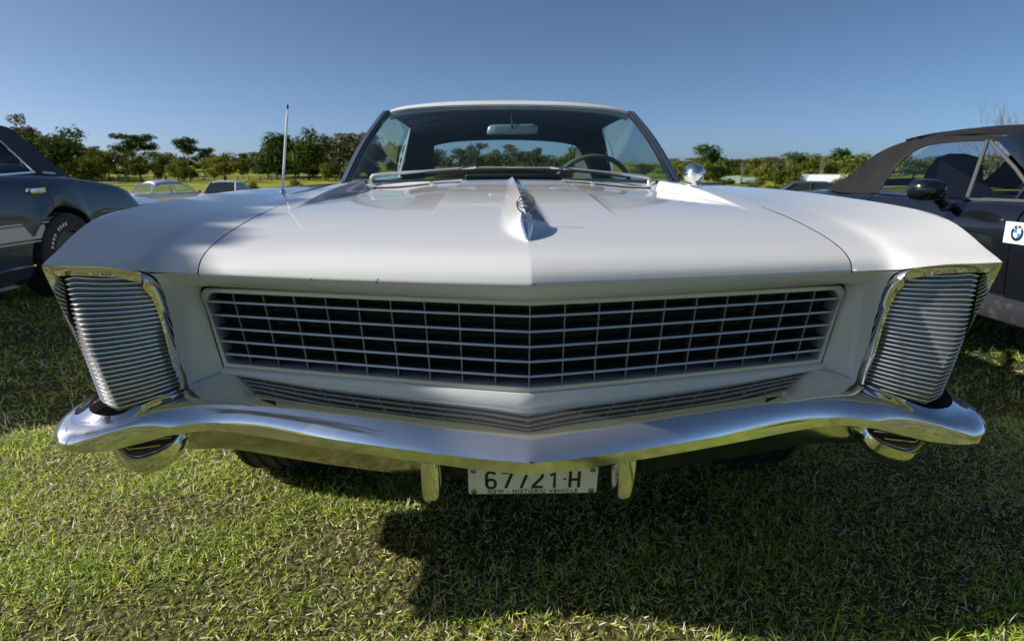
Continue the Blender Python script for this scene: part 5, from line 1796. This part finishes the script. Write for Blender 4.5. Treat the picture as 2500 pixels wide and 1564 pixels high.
TREES = [
    ('gum', -99.2, 130.7, 7.7, 12.40),
    ('gum', -107.8, 151.6, 7.5, 11.19),
    ('dense', -114.4, 173.7, 12.9, 12.16),
    ('dense', -124.3, 180.4, 6.7, 11.84),
    ('gum', -148.0, 243.6, 4.5, 11.31),
    ('olive', -100.0, 169.7, 6.5, 7.48),
    ('column', -128.3, 229.6, 4.3, 10.18),
    ('pine', -116.0, 211.2, 11.0, 12.96),
    ('olive', -81.3, 129.6, 6.8, 4.09),
    ('pine', -92.5, 161.3, 3.8, 1.84),
    ('olive', -91.6, 169.4, 6.7, 5.65),
    ('olive', -90.7, 179.8, 6.0, 7.12),
    ('olive', -80.3, 165.3, 4.5, 4.06),
    ('pine', -81.6, 174.4, 5.6, 10.89),
    ('pine', -81.9, 183.9, 5.0, 7.71),
    ('olive', -68.7, 165.6, 8.0, 5.96),
    ('column', -75.1, 193.9, 2.9, 6.69),
    ('column', -87.0, 236.4, 3.8, 8.08),
    ('dense', -64.0, 190.8, 9.0, 12.74),
    ('dense', -54.5, 189.1, 8.7, 12.99),
    ('gum', -48.5, 202.1, 17.0, 12.38),
    ('gum', -39.8, 206.2, 11.6, 12.98),
    ('gum', -31.4, 205.4, 9.0, 10.50),
    ('olive', -20.0, 206.8, 7.8, 9.59),
    ('gum', -6.3, 185.7, 7.0, 9.50),
    ('olive', -1.2, 207.8, 6.5, 8.15),
    ('gum', 5.3, 207.7, 11.7, 9.90),
    ('gum', 13.2, 218.4, 5.5, 10.62),
    ('olive', 23.1, 206.5, 7.8, 7.87),
    ('bare', 35.2, 171.2, 5.4, 5.05),
    ('olive', 48.6, 213.3, 8.1, 3.71),
    ('olive', 57.8, 211.0, 6.1, 4.07),
    ('olive', 68.2, 231.0, 5.0, 4.64),
    ('dense', 57.9, 176.6, 6.5, 7.34),
    ('dense', 57.9, 165.0, 6.5, 4.21),
    ('bare', 73.9, 194.3, 4.2, 5.26),
    ('olive', 73.1, 182.8, 5.3, 4.90),
    ('dense', 70.5, 164.8, 7.3, 3.81),
    ('brown', 103.7, 241.5, 4.6, 6.75),
    ('dense', 83.1, 178.5, 6.3, 5.58),
    ('olive', 81.7, 167.0, 4.9, 5.08),
    ('dense', 89.8, 170.3, 7.1, 7.04),
    ('olive', 74.7, 133.4, 7.7, 4.68),
    ('olive', 84.0, 140.8, 5.4, 3.93),
    ('dense', 107.1, 165.3, 8.4, 4.95),
    ('dense', 120.7, 169.4, 9.7, 4.53),
    ('olive', 120.3, 156.0, 9.0, 4.74),
    ('poplar', 55.7, 147.1, 1.2, 3.59),
    ('poplar', 61.6, 149.5, 1.0, 3.27),
    ('poplar', 62.6, 139.5, 1.8, 3.63),
    ('poplar', 66.8, 132.6, 2.2, 3.83),
    ('bare', 33.2, 41.8, 4.5, 6.32),
    ('bush', -26.7, 70.8, 1.7, 0.23),
    ('bush', -23.3, 75.3, 2.0, 0.32),
    ('olive', -102.9, 141.6, 5.3, 7.24),
    ('bush', -75.3, 157.9, 3.9, 2.59),
    ('bush', -86.7, 201.0, 3.7, 3.03),
    ('bush', -81.0, 226.8, 2.8, 3.57),
    ('bush', -46.5, 179.9, 6.7, 3.58),
    ('bush', -40.2, 181.4, 6.8, 4.16),
    ('olive', 59.7, 221.9, 9.0, 3.01),
    ('bush', 67.2, 231.3, 9.3, 2.10),
    ('bush', 75.0, 240.4, 9.7, 2.73),
    ('olive', 74.8, 224.3, 9.1, 1.65),
    ('bush', 82.8, 233.2, 9.4, 2.25),
    ('bush', 81.9, 217.1, 8.8, 2.70),
    ('olive', 90.0, 225.8, 9.1, 1.80),
    ('bush', 98.5, 234.2, 9.5, 2.41),
    ('bush', 96.5, 218.3, 8.9, 2.85),
    ('olive', 105.1, 226.5, 9.2, 1.94),
    ('bush', 102.4, 210.7, 8.6, 2.39),
    ('bush', 111.0, 218.7, 8.9, 2.99),
    ('olive', 107.6, 203.2, 8.3, 1.97),
    ('bush', 116.3, 211.0, 8.6, 2.53),
    ('bush', 125.3, 218.6, 8.9, 1.64),
    ('olive', 121.0, 203.2, 8.3, 2.10),
    ('dense', -72.0, 206.7, 8.0, 5.08),
    ('bush', -67.8, 208.1, 8.0, 4.49),
    ('dense', -63.6, 209.4, 8.1, 3.88),
    ('bush', -59.3, 210.7, 8.1, 5.04),
    ('dense', -54.9, 211.9, 8.2, 4.43),
    ('bush', -50.4, 213.0, 8.2, 3.80),
    ('dense', -45.9, 214.0, 8.3, 4.98),
    ('bush', -41.2, 214.9, 8.3, 4.35),
    ('dense', -120.0, 172.6, 6.4, 5.83),
    ('bush', -117.4, 174.4, 6.5, 5.36),
    ('dense', -114.7, 176.1, 6.5, 4.88),
    ('bush', -112.0, 177.9, 6.6, 5.67),
    ('dense', -109.1, 179.7, 6.7, 5.18),
    ('bush', -19.2, 229.0, 10.0, 5.69),
    ('bush', -12.1, 229.5, 10.1, 5.01),
    ('bush', -4.9, 229.7, 10.1, 5.57),
    ('bush', 2.3, 229.8, 10.1, 4.88),
    ('bush', 10.9, 229.5, 10.1, 5.44),
    ('bush', 18.1, 229.1, 10.1, 4.74),
    ('bush', 26.7, 228.2, 10.1, 5.28),
    ('brown', -95.4, 240.2, 6.3, 4.44),
    ('brown', -91.5, 241.7, 6.3, 3.88),
    ('brown', -87.6, 243.2, 6.4, 4.49),
    ('bush', 49.4, 135.3, 2.6, -0.13),
    ('bush', 52.9, 129.3, 2.8, -0.56),
    ('bush', 56.2, 127.9, 3.3, -0.39),
    ('olive', 54.9, 118.8, 2.3, 0.15),
    ('olive', 38.2, 69.1, 2.7, 0.71),
    ('bush', 44.9, 146.1, 4.6, -0.21),
    ('bush', 47.1, 136.1, 4.3, -0.47),
    ('bush', -95.8, 159.4, 4.0, 3.27),
    ('bush', -90.2, 175.1, 3.7, 2.97),
    ('bush', -87.3, 188.7, 4.2, 2.56),
    ('dense', 71.6, 257.4, 10.7, 5.85),
    ('olive', 76.1, 256.1, 9.4, 4.57),
    ('olive', 80.6, 254.8, 11.6, 6.73),
    ('dense', 85.0, 253.4, 9.6, 4.07),
    ('gum', 89.3, 251.9, 10.5, 5.29),
    ('dense', 93.5, 250.3, 9.2, 5.72),
    ('olive', 97.7, 248.7, 11.3, 4.48),
    ('olive', 101.8, 247.1, 9.4, 6.57),
    ('dense', 105.8, 245.4, 10.3, 3.98),
    ('gum', 109.8, 243.7, 9.0, 5.16),
    ('dense', 113.6, 241.9, 11.0, 5.58),
    ('olive', 117.4, 240.1, 9.1, 4.37),
    ('olive', 121.1, 238.3, 10.0, 6.39),
    ('dense', 124.7, 236.4, 8.7, 3.88),
    ('gum', 128.2, 234.5, 10.7, 5.01),
    ('dense', 131.7, 232.6, 8.9, 5.41),
    ('olive', 135.0, 230.7, 9.7, 4.24),
    ('olive', 138.3, 228.8, 8.4, 6.19),
    ('olive', -25.0, 243.9, 10.1, 8.49),
    ('gum', -18.2, 244.5, 10.1, 7.34),
    ('dense', -11.4, 244.9, 10.1, 9.42),
    ('olive', -4.5, 245.2, 10.1, 8.54),
    ('gum', 2.5, 245.2, 10.2, 7.37),
    ('dense', 9.4, 245.0, 10.2, 9.43),
    ('olive', 16.3, 244.6, 10.1, 8.54),
    ('gum', 23.2, 244.1, 10.1, 7.35),
    ('dense', 30.0, 243.4, 10.1, 9.39),
    ('olive', -121.0, 245.8, 6.7, 4.96),
    ('dense', -116.7, 247.8, 6.8, 6.04),
    ('olive', -111.0, 250.4, 6.8, 4.59),
    ('dense', -107.1, 252.1, 6.9, 5.67),
    ('olive', -101.1, 254.6, 7.0, 5.11),
    ('dense', -71.3, 218.5, 10.9, 11.33),
    ('gum', -67.6, 219.7, 11.0, 9.82),
    ('olive', -58.8, 222.2, 11.1, 10.86),
    ('gum', -49.6, 224.4, 11.2, 11.90),
    ('dense', -44.2, 225.5, 11.3, 11.42),
    ('dense', -129.6, 187.4, 9.3, 10.37),
    ('dense', -126.5, 189.5, 9.4, 11.26),
    ('dense', -122.4, 192.1, 9.5, 10.27),
    ('dense', -119.0, 194.3, 9.6, 7.26),
    ('olive', 36.0, 130.3, 4.1, 2.33),
    ('dense', 39.0, 129.5, 4.6, 2.64),
    ('olive', 41.9, 128.6, 4.1, 2.79),
    ('dense', 44.0, 127.9, 3.2, 2.15),
    ('olive', 51.7, 125.0, 3.5, 2.28),
    ('dense', 53.8, 124.1, 3.9, 2.58),
    ('olive', 55.9, 123.2, 3.1, 2.11),
    ('dense', 65.4, 118.4, 4.5, 2.51),
    ('olive', 67.6, 117.2, 5.2, 2.93),
    ('bush', 20.0, 69.6, 2.3, -0.12),
    ('bush', 21.2, 69.3, 2.3, -0.33),
    ('bush', 22.3, 68.9, 2.3, -0.24),
    ('bush', 23.4, 68.5, 2.3, -0.15),
    ('bush', 24.5, 68.2, 2.3, -0.36),
    ('bush', 25.6, 67.8, 2.3, -0.27),
    ('bush', 26.7, 67.4, 2.2, -0.17),
    ('bush', 27.7, 66.9, 2.2, -0.08),
    ('bush', 28.8, 66.5, 2.2, -0.29),
    ('bush', 29.8, 66.1, 2.2, -0.20),
    ('bush', 30.8, 65.6, 2.2, -0.11),
    ('bush', 31.7, 65.2, 2.2, -0.30),
    ('bush', 32.7, 64.7, 2.2, -0.21),
    ('bush', 33.6, 64.2, 2.1, -0.13),
    ('bush', 34.5, 63.8, 2.1, -0.04),
    ('bush', 35.4, 63.3, 2.1, -0.23),
]
WORDS = {'dense': ('dense dark green tree', 'leafy tree'), 'olive': ('rounded olive green tree', 'rounded tree'), 'gum': ('grey-green gum tree', 'gum tree'), 'pine': ('dark flat-topped pine', 'pine tree'),
         'column': ('narrow dark tree', 'narrow tree'), 'bush': ('low rounded bush', 'bush'), 'brown': ('reddish brown tree', 'tree'), 'bare': ('leafless winter tree', 'bare tree'), 'poplar': ('slim bare upright poplar', 'poplar')}
OBJN = {'dense': 'leafy_tree', 'olive': 'rounded_tree', 'gum': 'gum_tree', 'pine': 'pine_tree', 'column': 'narrow_tree', 'bush': 'bush', 'brown': 'autumn_tree', 'bare': 'bare_tree', 'poplar': 'poplar_tree'}


def zone(x, y):
    a = math.degrees(math.atan2(x + .062, y + 1.21))
    if a < -32.5: return 'above the roof of the dark blue coupe'
    if a < -27: return 'beyond the tail of the dark blue coupe'
    if a < -19.5: return 'on the paddock left of the aerial'
    if a < -8.5: return 'between the aerial and the windshield'
    if a < 12.5: return 'seen through the windshield glass'
    if a < 20: return 'right of the chrome door mirror'
    if a < 29: return 'between the houses and the roadster'
    return 'behind the fabric top of the roadster'


cnt = {}
byz = {}
for tr_ in TREES:
    byz.setdefault((tr_[0], zone(tr_[1], tr_[2])), []).append(tr_)
ORD = ['first', 'second', 'third', 'fourth', 'fifth', 'sixth', 'seventh', 'eighth', 'ninth', 'tenth', 'eleventh', 'twelfth', 'thirteenth', 'fourteenth', 'fifteenth', 'sixteenth', 'seventeenth', 'eighteenth', 'nineteenth', 'twentieth', 'next', 'next', 'next', 'next', 'next', 'next']
for kind, x, y, w, ztop in TREES:
    v = cnt.get(kind, 0); cnt[kind] = v + 1
    nv = 3 if (kind, 2) in KIND else 2
    crown, trunk = KIND[(kind, v % nv)]
    z0 = gz(x, y)
    h = ztop - z0
    same = sorted(byz[(kind, zone(x, y))], key=lambda q: math.atan2(q[1], q[2]))
    if len(same) == 1:
        lab = WORDS[kind][0] + ' ' + zone(x, y)
    else:
        k = same.index((kind, x, y, w, ztop))
        lab = WORDS[kind][0] + ' ' + zone(x, y) + ', ' + (ORD[k] + ' from the left')
    t = thing(OBJN[kind], lab, WORDS[kind][1], (x, y, z0), 0, 'trees and bushes round the showground')
    k_ = {'dense': .98, 'olive': 1.0, 'gum': 1.02, 'pine': 1.0, 'column': 1.05, 'bush': 1.0, 'brown': 1.0, 'bare': 1.0, 'poplar': .97}[kind]
    wf = {'dense': .80, 'olive': .80, 'gum': .86, 'pine': .92, 'column': .65, 'bush': .85, 'brown': .85, 'bare': 1.15, 'poplar': .95}[kind]
    if x < -25 and kind not in ('bare', 'poplar', 'bush'):
        w, h = w * 1.35, h * 1.04
    if x > 25 and kind not in ('bare', 'poplar', 'bush'):
        w, h = w * 1.25, h * 1.10
    S = Matrix.Diagonal((w / wf, w / wf, h / k_, 1)) @ Matrix.Rotation(v * 2.1, 4, 'Z')
    for nm, me in (('trunk', trunk), ('crown', crown)):
        if me is None:
            continue
        o = bpy.data.objects.new(nm, me)
        COL.objects.link(o); o.parent = t
        o.matrix_local = S

# unseen gum added as shadow caster, its bough shaped to shade the left fender
gum = thing('gum_tree', 'added unseen gum tree, its low bough shaped to shade the left fender', 'gum tree', (-5.6, -3.4, 0))
tk = MB(); tk.tube([(0, 0, -.05), (.05, 0, 1.2), (.15, .1, 2.4), (.1, 0, 3.8), (0, .1, 5.2)], [.19, .16, .13, .09, .05], 'pale_bark', 10)
tk.build('trunk', gum)
lm = MB(); lm.tube([(.12, .05, 2.2), (.5, .5, 2.5), (.95, 1.4, 2.70), (1.1, 2.6, 2.84), (1.1, 3.45, 2.945), (1.1, 4.0, 3.01), (1.1, 5.0, 3.04)], [.06, .05, .04, .03, .022, .016, .008], 'pale_bark', 8)
lm.build('bough', gum)
bl = [(1.1 + g0.gauss(0, .04), yy, zz + .21, .10, hh) for yy, zz, hh in [(3.44, 2.735, .062), (3.52, 2.750, .066), (3.60, 2.765, .068), (3.70, 2.785, .070), (3.80, 2.80, .070), (3.92, 2.812, .068), (4.05, 2.82, .066), (4.2, 2.823, .064), (4.35, 2.826, .062), (4.5, 2.828, .06), (4.7, 2.83, .058), (4.9, 2.832, .055), (5.1, 2.833, .05)]]
cr = bpy.data.objects.new('bough_leaves', leaf_mesh('bough_leaves', bl, 4200, .030, 'leaf_gum', 77)); COL.objects.link(cr); cr.parent = gum
cr = bpy.data.objects.new('crown', leaf_mesh('gum_crown', [(.2 + .8 * math.cos(a), -.3 + .8 * math.sin(a), z, .9, .55) for a, z in ((0, 4.6), (1.2, 5.2), (2.4, 4.4), (3.6, 5.4), (4.8, 4.8), (0.4, 5.9), (3.0, 6.2))], 3500, .07, 'leaf_gum', 78)); COL.objects.link(cr); cr.parent = gum

# ================================================================== FENCE, SIGNS, A PERSON
fence = thing('paddock_fence', 'long dark post and rail fence across the far paddock on the left', 'fence', (0, 0, 0))
fp = []
for k in range(40):
    a = R(-41 + k * .85)
    D = 196
    fp.append((D * math.sin(a), D * math.cos(a) - 1.2))
for (x0, y0), (x1, y1) in zip(fp[:-1], fp[1:]):
    for hgt_ in (.45, .85, 1.2):
        r_ = MB(); r_.tube([(x0, y0, gz(x0, y0) + hgt_), (x1, y1, gz(x1, y1) + hgt_)], .06, 'old_timber', 4); r_.build('rail', fence, smooth=0)
for x0, y0 in fp:
    p_ = MB(); p_.box((x0 - .09, y0 - .09, gz(x0, y0) - .2), (x0 + .09, y0 + .09, gz(x0, y0) + 1.35), 'old_timber'); p_.build('post', fence, smooth=0)

for lab, x, y, w, h in (('small white board standing among the tree trunks left of the aerial', -64.5, 187.0, .9, .8), ('small white board up on the far green slope', -98.0, 270.0, 1.6, 1.2)):
    sg = thing('notice_board', lab, 'sign', (x, y, gz(x, y)), 0)
    b_ = MB(); b_.box((-w / 2, -.04, .5), (w / 2, .04, .5 + h), 'sign_white'); b_.build('board', sg, smooth=0)
    for s_ in (-1, 1):
        b_ = MB(); b_.box((s_ * w * .4 - .04, -.03, -.1), (s_ * w * .4 + .04, .03, .52), 'old_timber'); b_.build('leg', sg, smooth=0)

mat('skin', (0.45, 0.27, 0.19), 0.6)
mat('pink_cloth', (0.55, 0.38, 0.36), 0.8)
mat('dark_cloth', (0.03, 0.03, 0.035), 0.8)


def person(x, y, rz, label, hgt_):
    t = thing('person', label, 'person', (x, y, gz(x, y)), rz)
    k = hgt_ / 1.7
    me = bpy.data.meshes.new('body')
    V = [(0, 0, .95), (0, 0, 1.15), (0, 0, 1.36), (0, 0, 1.47), (0, -.01, 1.60), (.18, 0, 1.38), (.24, .02, 1.12), (.22, -.06, .88), (-.18, 0, 1.38), (-.24, .02, 1.12), (-.22, -.06, .88), (.09, 0, .90), (.10, -.06, .50), (.10, .0, .06), (-.09, 0, .90), (-.10, .05, .50), (-.10, .10, .06), (.10, -.14, .03), (-.10, -.04, .03)]
    E_ = [(0, 1), (1, 2), (2, 3), (3, 4), (2, 5), (5, 6), (6, 7), (2, 8), (8, 9), (9, 10), (0, 11), (11, 12), (12, 13), (0, 14), (14, 15), (15, 16), (13, 17), (16, 18)]
    me.from_pydata([tuple(c * k for c in v) for v in V], E_, [])
    o = bpy.data.objects.new('body', me); COL.objects.link(o); o.parent = t
    md = o.modifiers.new('skin', 'SKIN'); sub = o.modifiers.new('sub', 'SUBSURF'); sub.levels = sub.render_levels = 2
    rad = [.15, .15, .17, .06, .115, .065, .05, .04, .065, .05, .04, .095, .07, .05, .095, .07, .05, .045, .045]
    for i, sv in enumerate(me.skin_vertices[0].data):
        sv.radius = (rad[i] * k, rad[i] * k * (.75 if i in (0, 1, 2) else 1))
    me.skin_vertices[0].data[0].use_root = True
    me.materials.append(MATS['skin'])
    for nm, z0_, z1_, r0_, r1_, m_ in (('shirt', .92, 1.42, .20, .17, 'pink_cloth'),):
        c_ = MB(); c_.lathe([(z0_ * k, r0_ * k), (1.1 * k, .185 * k), (1.3 * k, .20 * k), (z1_ * k, .09 * k)], m_, 'z', (0, 0, 0), 14); c_.build(nm, t)
    for s_ in (-1, 1):
        c_ = MB(); c_.tube([(s_ * .09 * k, 0, .95 * k), (s_ * .10 * k, -.02 * s_ * k, .5 * k), (s_ * .10 * k, .05 * k, .08 * k)], [.115 * k, .085 * k, .07 * k], m_ if False else 'dark_cloth', 8); c_.build('trouser_leg', t)
    return t


person(-95.5, 165.0, R(160), 'distant person in a pale top and dark trousers by the paddock fence', 1.75)
import OpenImageIO as oiio, sys
import numpy as np
im=oiio.ImageBuf('/workdir/render_main.png').get_pixels(oiio.UINT8)[:,:,:3]
for n,(x,y) in dict(top=(512,5),topL=(60,10),mid=(512,50),midL=(100,60),hor=(200,110),hoodL=(400,230),hoodR=(650,230),hoodF=(450,270),fendR=(900,235),fendL=(150,230),panelL=(190,320),band=(400,289),strip=(350,382),bumpsky=(400,420),bumpC=(530,440),grass=(200,560),grass2=(330,520),shade=(700,560),valance=(330,455),field=(230,183),coupe=(30,210),lamp=(120,330)).items():
    b=im[max(0,y-4):y+5,max(0,x-4):x+5].reshape(-1,3).mean(0).round()
    print(n,b)
